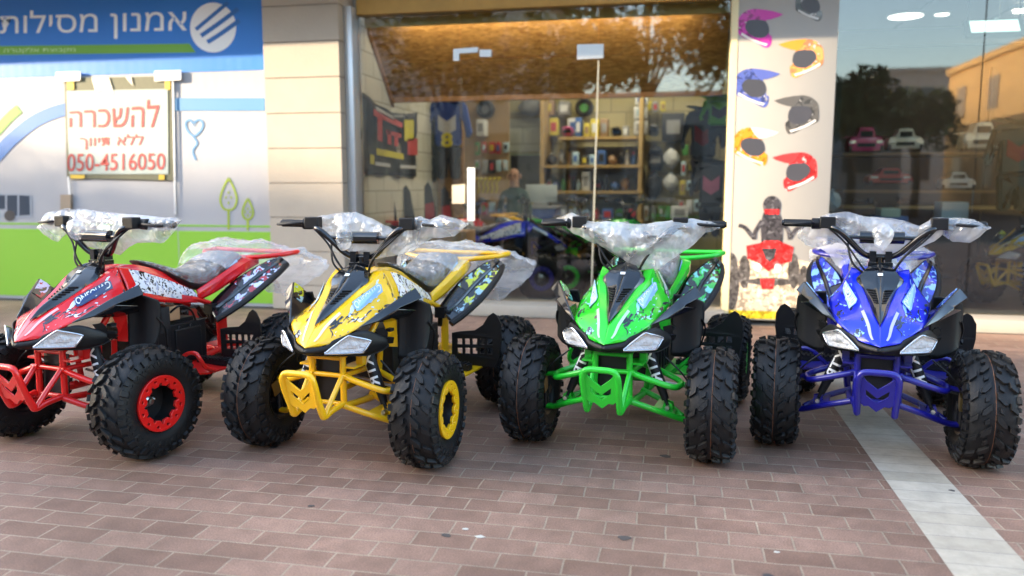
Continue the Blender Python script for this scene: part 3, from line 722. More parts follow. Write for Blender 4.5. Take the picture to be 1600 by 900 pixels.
# ------------------------------------------------------------------ packing film on bars and rails, loose boxes
def crumple(p, sd):
    q = Vector((p.x*9+sd, p.y*9, p.z*6.5)); d1 = noise.voronoi(q)[0]; d2 = noise.voronoi(q*2.4)[0]
    return (d1[1]-d1[0]), (d2[1]-d2[0]), noise.noise(q*.6)
def wrap(c, top, bot, label, fm, front=False, lump=None):
    def ev(P, x):
        for (x0, z0), (x1, z1) in zip(P, P[1:]):
            if x <= x1: t = (x-x0)/(x1-x0+1e-9); t = max(0, min(1, t)); return z0+(z1-z0)*t
        return P[-1][1]
    x0, x1 = max(top[0][0], bot[0][0]), min(top[-1][0], bot[-1][0]); NX, NA = 150, 60
    bm = bmesh.new(); rings = []; sd = {'red': 3, 'yellow': 17, 'green': 31, 'blue': 47}[c]
    for i in range(NX+1):
        x = x0+(x1-x0)*i/NX; zt, zb = ev(top, x), ev(bot, x); e = min(1, i/7, (NX-i)/7)
        zm, hz = (zt+zb)/2, max(.012, (zt-zb)/2)*(.35+.65*e); r = []; k_ = max(0, min(1, (abs(x)-.14)/.16))
        barz = .937-.10*max(0, 1-abs(x)/.16)
        yc = (.134 if front else .182)*(1-k_)+.190*k_; dd = (.050 if front else .034)*(1-k_)+.030*k_
        for k in range(NA):
            a = 2*math.pi*k/NA; z = zm+hz*math.sin(a)
            d = dd*(1 if z > barz-.05 else max(.22, 1-(barz-.05-z)/.10))*(.5+.5*e)
            p = Vector((x, yc+d*math.cos(a), z)); f1, f2, f3 = crumple(p, sd)
            p += Vector((.004*f3, (.012*f3-.020*(f1-.25)-.008*(f2-.25))*(1 if math.cos(a) < 0 else -1), (.010*f3-.010*(f1-.25)*abs(math.sin(a)))))
            r.append(p)
        rings.append(r)
    rings_mesh(bm, rings)
    o = obj('plastic_wrap', finish(bm, 'plastic_wrap', True, 45), fm)
    (x, y), t, s = POSE[c]; o.location = (x, y, 0); o.rotation_euler.z = R(t)
    if lump:
        (lx, ly, lz), (rx_, ry_, rz_) = lump; bm = bmesh.new(); bmesh.ops.create_uvsphere(bm, u_segments=48, v_segments=32, radius=1)
        for v in bm.verts:
            p = Vector((lx+v.co.x*rx_*(.75+.25*v.co.z), ly+v.co.y*ry_, lz+v.co.z*rz_)); f1, f2, f3 = crumple(p*1.6, sd+5); n_ = v.co.normalized(); v.co = p+n_*(.014*f3-.020*(f1-.3)-.007*f2)
        obj('bubble_wrap', finish(bm, 'lump', True, 28), M_FILM4, o)
    return tag(o, label, 'plastic wrap', 'film wrapped round the handlebars')
wrap('green', [(-.37, .945), (-.30, .97), (-.26, .985), (-.22, .975), (-.18, .955), (-.09, .95), (.07, .94), (.12, .95), (.2, .96), (.26, .965), (.30, .955), (.37, .95)],
     [(-.37, .93), (-.3, .93), (-.25, .895), (-.19, .88), (-.12, .845), (-.05, .80), (.03, .755), (.11, .74), (.19, .80), (.27, .86), (.31, .905), (.37, .915)], 'crumpled bubble film bag covering the whole handlebar of the green quad bike', M_FILM, True)
wrap('yellow', [(-.29, .955), (-.2, .98), (-.04, .99), (.0, .975), (.06, .95), (.14, .92), (.23, .97), (.26, .98), (.30, .955), (.35, .98), (.41, .975), (.47, .955)],
     [(-.29, .93), (-.23, .905), (-.19, .86), (-.13, .82), (-.08, .79), (-.03, .785), (.08, .80), (.22, .825), (.31, .885), (.41, .895), (.47, .945)], 'clear film draped over the handlebar of the yellow quad bike, both grip ends free', M_FILM4, False, ((-.05, .100, .895), (.055, .03, .055)))
wrap('blue', [(-.33, .93), (-.26, .96), (-.21, .98), (-.13, .99), (-.05, .97), (.09, .945), (.14, .935), (.19, .97), (.27, .97), (.34, .97), (.40, .94)],
     [(-.33, .85), (-.26, .835), (-.17, .85), (-.12, .84), (-.04, .80), (.05, .79), (.12, .83), (.2, .87), (.23, .90), (.27, .875), (.33, .872), (.40, .925)], 'clear film draped over the handlebar of the blue quad bike', M_FILM4, False, ((.0, .095, .885), (.055, .03, .06)))
wrap('red', [(-.40, .93), (-.35, .98), (-.24, .99), (-.11, 1.0), (-.03, .99), (.09, .98), (.18, .98), (.27, .975), (.42, .97)],
     [(-.40, .90), (-.35, .87), (-.3, .85), (-.24, .885), (-.16, .84), (-.12, .83), (-.03, .82), (.08, .80), (.18, .87), (.32, .865), (.42, .94)], 'crumpled clear film bag covering the whole handlebar of the red quad bike', M_FILM, False, ((-.07, .10, .91), (.06, .03, .05)))
def tailbag(c, hang, label, back=1.42):
    bm = bmesh.new(); NX, NS = 44, 40; sd = {'red': 5, 'yellow': 23, 'blue': 61, 'green': 77}[c]
    prof = [(.70, .735), (.80, .800), (.95, .822), (1.10, .800), (1.22, .775), (back-.10, .735), (back, .68), (back-.12, .62), (back-.26, .575), (1.06, hang), (1.02, hang+.09)]
    P = catmull([(0, a, b) for a, b in prof], 5); V = []
    for i, p in enumerate(P):
        t = i/(len(P)-1); wd = .15+.16*min(1, t*3.2)-(.05*max(0, t-.7)/.3); r = []
        for j in range(NX+1):
            s = -1+2*j/NX; k = abs(s)
            x = wd*s; y = p.y-.05*k**3*(1 if t > .4 else -1)*.6; z = p.z-.055*k**3*(1 if t < .55 else .3)
            q = Vector((x*9+sd, y*9, z*9)); f = noise.noise(q); g = abs(noise.noise(q*2.6)); h = abs(noise.noise(q*6))
            r.append(bm.verts.new((x*(1+.05*f), y+.018*f+.012*g, z+.022*f+.022*(g-.3)+.007*h)))
        V.append(r)
    for i in range(len(V)-1):
        for j in range(NX): bm.faces.new((V[i][j], V[i+1][j], V[i+1][j+1], V[i][j+1]))
    o = obj('plastic_wrap', finish(bm, 'tail_wrap', True, 60), M_FILM2)
    (x, y), t, s = POSE[c]; o.location = (x, y, 0); o.rotation_euler.z = R(t)
    return tag(o, label, 'plastic wrap', 'film bags over the rear rails')
tailbag('red', .54, 'thin clear film bag over the rear grab rail of the red quad bike', 1.44)
tailbag('yellow', .53, 'thin clear film bag over the rear grab rail of the yellow quad bike', 1.56)
tailbag('blue', .62, 'thin clear film bag over the rear grab rail of the blue quad bike', 1.30)
def carton(loc, size, rot, label, group=None, strap=False):
    t = thing('cardboard_box', label, 'box', loc, rot, group)
    sx, sy, sz = size
    obj('carton', boxm((-sx/2, -sy/2, 0), (sx/2, sy/2, sz), .003), M_CARD, t)
    obj('packing_tape', boxm((-.025, -sy/2-.0015, sz*.55), (.025, sy/2+.0015, sz+.0015)), mat('tape', (.50, .36, .20), .3), t)
    if strap: obj('strap', boxm((-sx/2-.004, -.03, -.05), (sx/2+.004, .03, sz+.004), .002), M_STRAP, t)
    return t
p = on_quad('red', (0, .365, .481)); carton(p, (.25, .19, .065), R(-10.25), 'flat cardboard box strapped inside the frame of the red quad bike', strap=True)

# ------------------------------------------------------------------ ground
def paver_mat():
    m, t, n, l = nodes('clay_pavers'); b = n['Principled BSDF']
    tc = n.new('ShaderNodeTexCoord'); mp = n.new('ShaderNodeMapping'); l.new(tc.outputs['Object'], mp.inputs['Vector'])
    dn = n.new('ShaderNodeTexNoise'); dn.inputs['Scale'].default_value = 7; dn.inputs['Detail'].default_value = 3
    l.new(mp.outputs[0], dn.inputs['Vector'])
    dm = n.new('ShaderNodeVectorMath'); dm.operation = 'MULTIPLY_ADD'; dm.inputs[1].default_value = (.011, .011, 0); l.new(dn.outputs['Color'], dm.inputs[0]); l.new(mp.outputs[0], dm.inputs[2])
    def brick(mort, c1, c2, cm):
        k = n.new('ShaderNodeTexBrick'); k.offset = .5; k.inputs['Scale'].default_value = 1; k.inputs['Brick Width'].default_value = .194; k.inputs['Row Height'].default_value = .097
        k.inputs['Mortar Size'].default_value = mort; k.inputs['Mortar Smooth'].default_value = .25
        k.inputs['Color1'].default_value = col4(c1); k.inputs['Color2'].default_value = col4(c2); k.inputs['Mortar'].default_value = col4(cm)
        l.new(dm.outputs[0], k.inputs['Vector']); return k
    k = brick(.0034, (.190, .108, .076), (.285, .172, .125), (.315, .24, .172))
    k2 = brick(.0034, (0, 0, 0), (1, 1, 1), (.5, .5, .5))
    big = n.new('ShaderNodeTexNoise'); big.inputs['Scale'].default_value = 1.1; big.inputs['Detail'].default_value = 6; l.new(mp.outputs[0], big.inputs['Vector'])
    fine = n.new('ShaderNodeTexNoise'); fine.inputs['Scale'].default_value = 190; fine.inputs['Detail'].default_value = 4; l.new(mp.outputs[0], fine.inputs['Vector'])
    mid = n.new('ShaderNodeTexNoise'); mid.inputs['Scale'].default_value = 16; mid.inputs['Detail'].default_value = 5; l.new(mp.outputs[0], mid.inputs['Vector'])
    def mul(a, fac, lo, hi):
        mr = n.new('ShaderNodeMapRange'); mr.inputs['From Min'].default_value = .3; mr.inputs['From Max'].default_value = .7; mr.inputs['To Min'].default_value = lo; mr.inputs['To Max'].default_value = hi; l.new(fac, mr.inputs['Value'])
        v = n.new('ShaderNodeVectorMath'); v.operation = 'MULTIPLY'; l.new(a, v.inputs[0]); l.new(mr.outputs[0], v.inputs[1]); return v.outputs[0]
    c = mul(k.outputs['Color'], big.outputs['Fac'], .66, 1.25); c = mul(c, fine.outputs['Fac'], .72, 1.28); c = mul(c, mid.outputs['Fac'], .84, 1.14)
    # trodden gum: dark round spots
    vo = n.new('ShaderNodeTexVoronoi'); vo.inputs['Scale'].default_value = 2.6; vo.inputs['Randomness'].default_value = 1; l.new(dm.outputs[0], vo.inputs['Vector'])
    g = n.new('ShaderNodeMapRange'); g.inputs['From Min'].default_value = .045; g.inputs['From Max'].default_value = .06; g.inputs['To Min'].default_value = 1; g.inputs['To Max'].default_value = 0; l.new(vo.outputs['Distance'], g.inputs['Value'])
    sp = n.new('ShaderNodeSeparateColor'); l.new(vo.outputs['Color'], sp.inputs[0])
    gt = n.new('ShaderNodeMath'); gt.operation = 'GREATER_THAN'; gt.inputs[1].default_value = .62; l.new(sp.outputs[0], gt.inputs[0])
    gm = n.new('ShaderNodeMath'); gm.operation = 'MULTIPLY'; l.new(g.outputs[0], gm.inputs[0]); l.new(gt.outputs[0], gm.inputs[1])
    mx = n.new('ShaderNodeMix'); mx.data_type = 'RGBA'; l.new(gm.outputs[0], mx.inputs['Factor']); l.new(c, mx.inputs['A']); mx.inputs['B'].default_value = (.045, .043, .045, 1)
    l.new(mx.outputs['Result'], b.inputs['Base Color'])
    rr = n.new('ShaderNodeMapRange'); rr.inputs['To Min'].default_value = .48; rr.inputs['To Max'].default_value = .78; l.new(mid.outputs['Fac'], rr.inputs['Value']); l.new(rr.outputs[0], b.inputs['Roughness'])
    h = n.new('ShaderNodeMath'); h.operation = 'MULTIPLY_ADD'; h.inputs[1].default_value = -1.0; h.inputs[2].default_value = 1; l.new(k.outputs['Fac'], h.inputs[0])
    h2 = n.new('ShaderNodeMath'); h2.operation = 'MULTIPLY_ADD'; h2.inputs[1].default_value = .22; l.new(fine.outputs['Fac'], h2.inputs[0]); l.new(h.outputs[0], h2.inputs[2])
    h3 = n.new('ShaderNodeMath'); h3.operation = 'MULTIPLY_ADD'; h3.inputs[1].default_value = .5; l.new(k2.outputs['Color'], h3.inputs[0]); l.new(h2.outputs[0], h3.inputs[2]); h2 = h3
    bp = n.new('ShaderNodeBump'); bp.inputs['Strength'].default_value = .8; bp.inputs['Distance'].default_value = .005; l.new(h2.outputs[0], bp.inputs['Height']); l.new(bp.outputs[0], b.inputs['Normal'])
    return m
def slab_mat():
    m, t, n, l = nodes('pale_kerb_stone'); b = n['Principled BSDF']; b.inputs['Roughness'].default_value = .7
    tc = n.new('ShaderNodeTexCoord'); k = n.new('ShaderNodeTexBrick'); k.offset = 0; k.inputs['Scale'].default_value = 1; k.inputs['Brick Width'].default_value = 5; k.inputs['Row Height'].default_value = .097; k.inputs['Mortar Size'].default_value = .0016
    k.inputs['Color1'].default_value = (.40, .345, .265, 1); k.inputs['Color2'].default_value = (.50, .435, .345, 1); k.inputs['Mortar'].default_value = (.25, .23, .21, 1); l.new(tc.outputs['Object'], k.inputs['Vector'])
    z = n.new('ShaderNodeTexNoise'); z.inputs['Scale'].default_value = 9; z.inputs['Detail'].default_value = 8; z.inputs['Roughness'].default_value = .7; l.new(tc.outputs['Object'], z.inputs['Vector'])
    mr = n.new('ShaderNodeMapRange'); mr.inputs['From Min'].default_value = .3; mr.inputs['From Max'].default_value = .7; mr.inputs['To Min'].default_value = .72; mr.inputs['To Max'].default_value = 1.1; l.new(z.outputs['Fac'], mr.inputs['Value'])
    v = n.new('ShaderNodeVectorMath'); v.operation = 'MULTIPLY'; l.new(k.outputs['Color'], v.inputs[0]); l.new(mr.outputs[0], v.inputs[1]); l.new(v.outputs[0], b.inputs['Base Color'])
    bp = n.new('ShaderNodeBump'); bp.inputs['Strength'].default_value = .3; bp.inputs['Distance'].default_value = .003; l.new(z.outputs['Fac'], bp.inputs['Height']); l.new(bp.outputs[0], b.inputs['Normal'])
    return m
def sheet(a, b, z):
    bm = bmesh.new(); bm.faces.new([bm.verts.new(p) for p in ((a[0], a[1], z), (b[0], a[1], z), (b[0], b[1], z), (a[0], b[1], z))]); return finish(bm, 'sheet', False)
struct(obj('ground', sheet((-400, -400), (400, 400), -.012), mat('far_asphalt', (.06, .058, .056), .85, vary=.2)))
struct(obj('paving', sheet((-14, -3.2), (12, 6.46), 0), paver_mat()))
struct(obj('paving_strip', sheet((.800, -3.2), (1.032, 6.40), .0012), slab_mat()))
bm = bmesh.new(); box2(bm, (-14, -3.35, -.3), (12, -3.2, .005)); struct(obj('kerb', finish(bm, 'kerb', False), slab_mat()))
struct(obj('road', sheet((-60, -11), (60, -3.36), -.008), mat('asphalt', (.055, .054, .053), .8, vary=.25, vscale=2, bump=.2, bscale=120)))
for i, (u, v, s, kind) in enumerate([(697, 837, .022, 0), (750, 839, .018, 1), (975, 841, .028, 0), (1040, 713, .03, 0), (1488, 767, .016, 0), (486, 791, .016, 0), (728, 847-20, .014, 1), (1213, 863, .012, 1)]):
    q = atg(u, v); me = flat([[(s*.75*(1+.7*noise.noise(Vector((a*1.3, i+.5, .3))))*math.cos(a*.52), s*.55*(1+.6*noise.noise(Vector((a*1.7, i+.2, 4.1))))*math.sin(a*.52)) for a in range(12)]], .0012)
    o = obj('gum_spot' if kind == 0 else 'paper_scrap', me, mat('old_gum', (.075, .062, .055), .7) if kind == 0 else mat('pale_scrap', (.5, .48, .42), .8), None, (q.x, q.y, .0013))
    o['kind'] = 'stuff'

# ------------------------------------------------------------------ street front
M_STONE = mat('pillar_stone', (.40, .345, .275), .75, vary=.14, vscale=3.5, bump=.25, bscale=45)
M_ALU = mat('aluminium', (.55, .55, .54), .4, metal=.7)
M_OSB = None
def osb():
    m, t, n, l = nodes('strand_board'); b = n['Principled BSDF']; b.inputs['Roughness'].default_value = .55
    tc = n.new('ShaderNodeTexCoord'); mp = n.new('ShaderNodeMapping'); mp.inputs['Scale'].default_value = (22, 60, 60); l.new(tc.outputs['Object'], mp.inputs['Vector'])
    v = n.new('ShaderNodeTexVoronoi'); v.inputs['Scale'].default_value = 1; l.new(mp.outputs[0], v.inputs['Vector'])
    s = n.new('ShaderNodeSeparateColor'); l.new(v.outputs['Color'], s.inputs[0])
    r = n.new('ShaderNodeValToRGB'); r.color_ramp.elements[0].color = (.28, .125, .03, 1); r.color_ramp.elements[1].color = (.50, .26, .075, 1); l.new(s.outputs[0], r.inputs[0]); l.new(r.outputs[0], b.inputs['Base Color'])
    return m
M_OSB = osb()
def glass_mat():
    m, t, n, l = nodes('shop_glass'); n.remove(n['Principled BSDF'])
    tr = n.new('ShaderNodeBsdfTransparent'); tr.inputs[0].default_value = (.90, .93, .91, 1); g = n.new('ShaderNodeBsdfGlossy'); g.inputs['Roughness'].default_value = .012
    lw = n.new('ShaderNodeFresnel'); lw.inputs[0].default_value = 1.55
    mr = n.new('ShaderNodeMath'); mr.operation = 'MULTIPLY_ADD'; mr.inputs[1].default_value = 1.7; mr.inputs[2].default_value = .0; mr.use_clamp = True; l.new(lw.outputs[0], mr.inputs[0])
    mx = n.new('ShaderNodeMixShader'); l.new(mr.outputs[0], mx.inputs[0]); l.new(tr.outputs[0], mx.inputs[1]); l.new(g.outputs[0], mx.inputs[2]); l.new(mx.outputs[0], n['Material Output'].inputs[0]); return m
M_GLASS = glass_mat()
YP, YH, YG, YS = 6.50, 6.60, 6.75, 6.62           # fronts of pillar, hoarding, glass, poster
def art(name, loops, Y, th, m, par=None):          # flat print on a wall: outline given on the wall, built in metres
    L = []; th = th if th > .0065 else .0010
    for lp in loops:
        L.append([(q.x, q.z) for q in (at(u, v, Y) for u, v in lp)])
    me = flat(L, th)
    for v in me.vertices: v.co = (v.co.x, Y-v.co.z, v.co.y)
    me.flip_normals(); me.update()
    return obj(name, me, m, par)
def arttext(name, s, q4, Y, m, par, off=.02, shear=0):
    P = [at(u, v, Y) for u, v in q4]
    return obj(name, warp(text_mesh(s, extrude=.0, offset=off, shear=shear), *P), m, par)

# pillar
t = thing('stone_pillar', 'pale stone clad pillar between the hoarding and the shop window', 'pillar', (-3.18, 6.75, 0))
bm = bmesh.new(); z = 0.03; k = 0
zs = [1.72+.300*i for i in range(-6, 7)]; zs = [0.0]+[q for q in zs if q > .05]
for a, b in zip(zs, zs[1:]):
    box2(bm, (-.35, -.25, a+.003), (.35, .30, b-.003))
bmesh.ops.bevel(bm, geom=bm.edges[:], offset=.004, segments=1, affect='EDGES')
obj('cladding', finish(bm, 'clad', False), M_STONE, t)
obj('mortar_core', boxm((-.342, -.242, .0), (.342, .292, 3.4)), mat('mortar', (.20, .18, .15), .9), t)
o = obj('window_post', boxm((-2.828, 6.60, 0), (-2.752, 6.80, 2.62), .004), M_ALU); tag(o, 'grey metal post between the stone pillar and the shop glass', 'post')

# hoarding
t = thing('printed_hoarding', 'metal hoarding printed in blue, white and green beside the stone pillar', 'hoarding', (-6, YH, 0))
def hmat(name, c, wave=.05):
    m = mat(name, c, .45, vary=.06, vscale=2)
    n, l = m.node_tree.nodes, m.node_tree.links; b = n['Principled BSDF']
    tc = n.new('ShaderNodeTexCoord'); wv = n.new('ShaderNodeTexWave'); wv.inputs['Scale'].default_value = 3.2; l.new(tc.outputs['Object'], wv.inputs['Vector'])
    bp = n.new('ShaderNodeBump'); bp.inputs['Strength'].default_value = wave; bp.inputs['Distance'].default_value = .006; l.new(wv.outputs['Fac'], bp.inputs['Height']); l.new(bp.outputs[0], b.inputs['Normal']); return m
HW, HG, HB = hmat('hoarding_white', (.35, .355, .375)), hmat('hoarding_green', (.22, .47, .035)), hmat('hoarding_blue', (.012, .17, .56))
def hb(name, a, b, m):
    o = obj(name, boxm((a[0]+6, a[1]-YH, a[2]), (b[0]+6, b[1]-YH, b[2])), m, t); return o
hb('sheet_metal', (-11, YH, 0), (-3.56, YH+.06, 3.3), HW)
hb('blue_band', (-11, YH-.004, 2.11), (-3.562, YH, 3.29), HB)
hb('green_band', (-11, YH-.004, .03), (-3.562, YH, .685), HG)
hb('thin_green_line', (-11, YH-.004, .725), (-3.562, YH, .742), HG)
for u in (275,): 
    q = at(u, 300, YH); hb('seam', (q.x-.004, YH-.0045, 0), (q.x+.004, YH-.001, 2.10), mat('seam_grey', (.30, .31, .32), .5))
t.location = (-6, YH, 0)
def inpar(o, T): o.parent = T; o.location = Vector(o.location)-Vector(T.location); return o
PB, PLB, PG, PW = mat('print_blue', (.02, .13, .40), .5), mat('print_light_blue', (.07, .22, .42), .5), mat('print_lime', (.30, .40, .02), .5), mat('print_white', (.80, .80, .78), .45)
YA = YH-.0052
def hart(name, loops, m, dy=0): return inpar(art(name, loops, YA-dy*.35, .004, m), t)
hart('light_blue_bar', [[(268, 153), (414, 153), (414, 173), (268, 173)]], PLB)
hart('blue_swoosh', [stroke([(-10, 248), (18, 218), (50, 192), (78, 178), (104, 170)], 20)], PB)
hart('lime_swoosh', [stroke([(-8, 208), (8, 190), (20, 178), (30, 170)], 15)], mat('print_green', (.13, .34, .03), .5))
hart('lime_band', [[(-10, 72), (296, 68), (306, 82), (-10, 86)]], mat('print_green', (.13, .34, .03), .5), .002)
hart('round_emblem', [[(333+36*math.cos(R(a)), 43+39*math.sin(R(a))) for a in range(0, 360, 10)]], PW, .002)
for p_, w_ in (([(306, 46), (330, 26), (356, 4)], 6), ([(314, 56), (340, 38), (372, 14)], 7), ([(324, 66), (346, 52), (374, 32)], 7)): hart('emblem_band', [stroke(p_, w_, 3)], PB, .006)
inpar(arttext('operator_lettering', 'תוליסמ ןונמא', [(0, 63), (292, 59), (292, 10), (0, 18)], YA-.0018, PW, None, .004), t)
inpar(arttext('small_lettering', 'הרטקלא תצובקמ', [(6, 84), (118, 82), (118, 74), (6, 75)], YA-.0018, mat('print_pale_green', (.5, .66, .35), .5), None, 0), t)
hart('heart_balloon', [stroke([(303, 214), (293, 204), (290, 193), (296, 187), (302, 193), (303, 197), (305, 190), (312, 187), (317, 194), (313, 205), (304, 213)], 3.4, 4)], PLB)
hart('balloon_string', [stroke([(303, 215), (308, 224), (301, 236), (306, 250)], 3.0, 4)], PLB)
def drop(cx, top, bot, wd): 
    P = [(cx, top), (cx+wd*.3, top+(bot-top)*.30), (cx+wd*.5, top+(bot-top)*.66), (cx+wd*.33, bot-3), (cx, bot), (cx-wd*.33, bot-3), (cx-wd*.5, top+(bot-top)*.66), (cx-wd*.3, top+(bot-top)*.30), (cx, top)]
    return P
for cx, tp, bt, wd, ft in ((357, 278, 328, 26, 359), (387, 310, 343, 17, 360)):
    hart('tree_drawing', [stroke(drop(cx, tp, bt, wd), 3.0, 3)], PG); hart('tree_drawing_stem', [[(cx-1.6, bt), (cx+1.6, bt), (cx+1.6, ft), (cx-1.6, ft)]], PG)
    for dx, dy in ((-4, .55), (4, .55), (0, .72), (0, .4)):
        hart('leaf_mark', [[(cx+dx, tp+(bt-tp)*dy), (cx+dx+1.5, tp+(bt-tp)*dy+3), (cx+dx, tp+(bt-tp)*dy+6), (cx+dx-1.5, tp+(bt-tp)*dy+3)]], PG)
bus = hart('bus_drawing', [[(-12, 302), (44, 302), (49, 308), (50, 340), (-12, 340)]], mat('bus_white', (.30, .33, .37), .5))
hart('bus_windows', [[(-12, 305), (8, 305), (8, 327), (-12, 327)], [(11, 305), (27, 305), (27, 337), (11, 337)], [(30, 305), (46, 306), (47, 336), (30, 337)]], mat('bus_glass', (.03, .045, .07), .3), .003)
hart('bus_wheel', [circ(15, 337, 8.5, 20)], mat('bus_tyre', (.03, .03, .035), .6), .006); hart('bus_wheel', [circ(-10, 337, 8.5, 20)], mat('bus_tyre', (.03, .03, .035), .6), .006)

# to-let sign
s = thing('to_let_sign', 'taped white to-let sign with red writing and a phone number, fixed on the hoarding', 'sign', tuple(at(186, 283, YH-.016)))
YSN = YH-.016
def sart(name, loops, m, dy, th=.004): return inpar(art(name, loops, YSN-dy, th, m), s)
sart('sign_board', [[(101, 122), (267, 119), (271, 282), (105, 278)]], mat('tape_grey_green', (.10, .105, .06), .6, vary=.3, vscale=20), 0, .008)
sart('sign_face', [[(104, 142), (262, 139), (263, 272), (108, 272)]], mat('sign_white', (.33, .39, .365), .5), .010)
for tp_ in ([(143, 122), (170, 121), (178, 146), (165, 149), (160, 140), (150, 146)], [(196, 120), (205, 120), (208, 134), (202, 128)]): sart('torn_tape', [tp_], mat('pale_tape', (.7, .66, .55), .5), .013)
YT = mat('yellow_tape', (.55, .38, .03), .5)
sart('yellow_tape', [[(104, 124), (115, 124), (116, 140), (105, 140)]], YT, .013); sart('yellow_tape', [[(257, 124), (266, 124), (266, 140), (258, 140)]], YT, .013)
sart('yellow_tape', [[(110, 273), (132, 273), (132, 279), (110, 279)]], YT, .013); sart('yellow_tape', [[(248, 273), (257, 273), (257, 281), (248, 281)]], YT, .013)
RD = mat('sign_red', (.36, .02, .02), .5)
for nm, tx, q4 in (('sign_lettering', 'הרכשהל', [(108, 199), (247, 199), (249, 154), (108, 167)]), ('sign_lettering', 'ךווית אלל', [(124, 234), (224, 232), (224, 209), (124, 212)]), ('phone_number', '050-4516050', [(105, 268), (258, 265), (258, 239), (105, 240)])):
    inpar(arttext(nm, tx, q4, YSN-.0145, RD, None, .006), s)
sart('bracket', [[(88, 113), (126, 112), (126, 126), (88, 128)]], PW, .016, .014); sart('bracket', [[(242, 111), (283, 110), (283, 125), (242, 127)]], PW, .016, .014)
sart('side_rail', [[(269, 122), (271, 122), (275, 335), (273, 335)]], PW, .006, .008); sart('side_rail', [[(106, 276), (108, 276), (111, 330), (109, 330)]], PW, .006, .008)
o = inpar(art('panel_latch', [[(96, 304), (112, 304), (112, 328), (96, 328)]], YH-.02, .03, mat('latch_brown', (.28, .22, .16), .5)), t)

# shop glazing
def pane(x0, x1, z0, z1, label, name='glass_pane', Y=YG):
    o = obj(name, boxm((x0, Y, z0), (x1, Y+.010, z1)), M_GLASS); return tag(o, label, 'glass pane')
pane(-2.748, -1.838, .105, 2.56, 'fixed glass pane beside the stone pillar, in front of the black banner')
d = pane(-1.830, -.662, .105, 2.17, 'glass shop door with the tall white pull handle', 'glass_door')
pane(-1.830, -.662, 2.178, 2.56, 'low glass pane above the glass shop door')
pane(-.654, .395, .105, 2.56, 'fixed glass pane between the shop door and the helmet poster')
pane(1.175, 2.236, .105, 2.99, 'right-hand window pane next to the helmet poster'); pane(2.244, 4.6, .105, 2.99, 'right-hand window pane at the edge of the picture')
def fit(name, px, par=None, label=None, cat=None, m=M_ALU, Y=YG-.012, th=.03):
    o = art(name, [px], Y, th, m)
    if par: o.parent = par
    if label: tag(o, label, cat)
    return o
fit('patch_fitting', [(902, 70), (943, 69), (943, 91), (902, 93)], d); fit('patch_fitting', [(709, 77), (747, 74), (747, 82), (718, 84), (718, 95), (709, 95)], d); fit('patch_fitting', [(750, 78), (768, 78), (768, 89), (750, 89)], d)
fit('pull_handle', [(731, 262), (742, 262), (742, 345), (731, 345)], d, m=PW, Y=YG-.06, th=.03); fit('lock_plate', [(707, 289), (727, 288), (727, 318), (707, 318)], d, m=mat('lock_beige', (.55, .48, .36), .4))
fit('edge_strip', [(934, 92), (936.5, 92), (924.5, 480), (922, 480)], d, m=mat('edge_glass', (.30, .30, .25), .3), Y=YG-.004, th=.006)
M_SILL = mat('sill_stone', (.34, .31, .26), .7, vary=.1, bump=.15)
for x0, x1, lb in ((-2.75, .40, 'pale stone sill under the left shop window'), (1.17, 4.6, 'pale stone sill under the right shop window')):
    tag(obj('window_sill', boxm((x0, 6.48, .0), (x1, 6.88, .10), .006), M_SILL), lb, 'sill')
tag(obj('wooden_lintel', boxm((-2.75, 6.70, 2.562), (.40, 6.84, 2.80), .004), mat('lintel_wood', (.55, .35, .10), .5, vary=.2, vscale=8)), 'yellowish wooden beam above the shop door and glass', 'beam')
tag(obj('head_beam', boxm((1.17, 6.66, 2.992), (4.6, 6.80, 3.04), .003), mat('dark_frame', (.035, .035, .04), .5)), 'dark metal bar along the top of the right-hand window', 'beam')

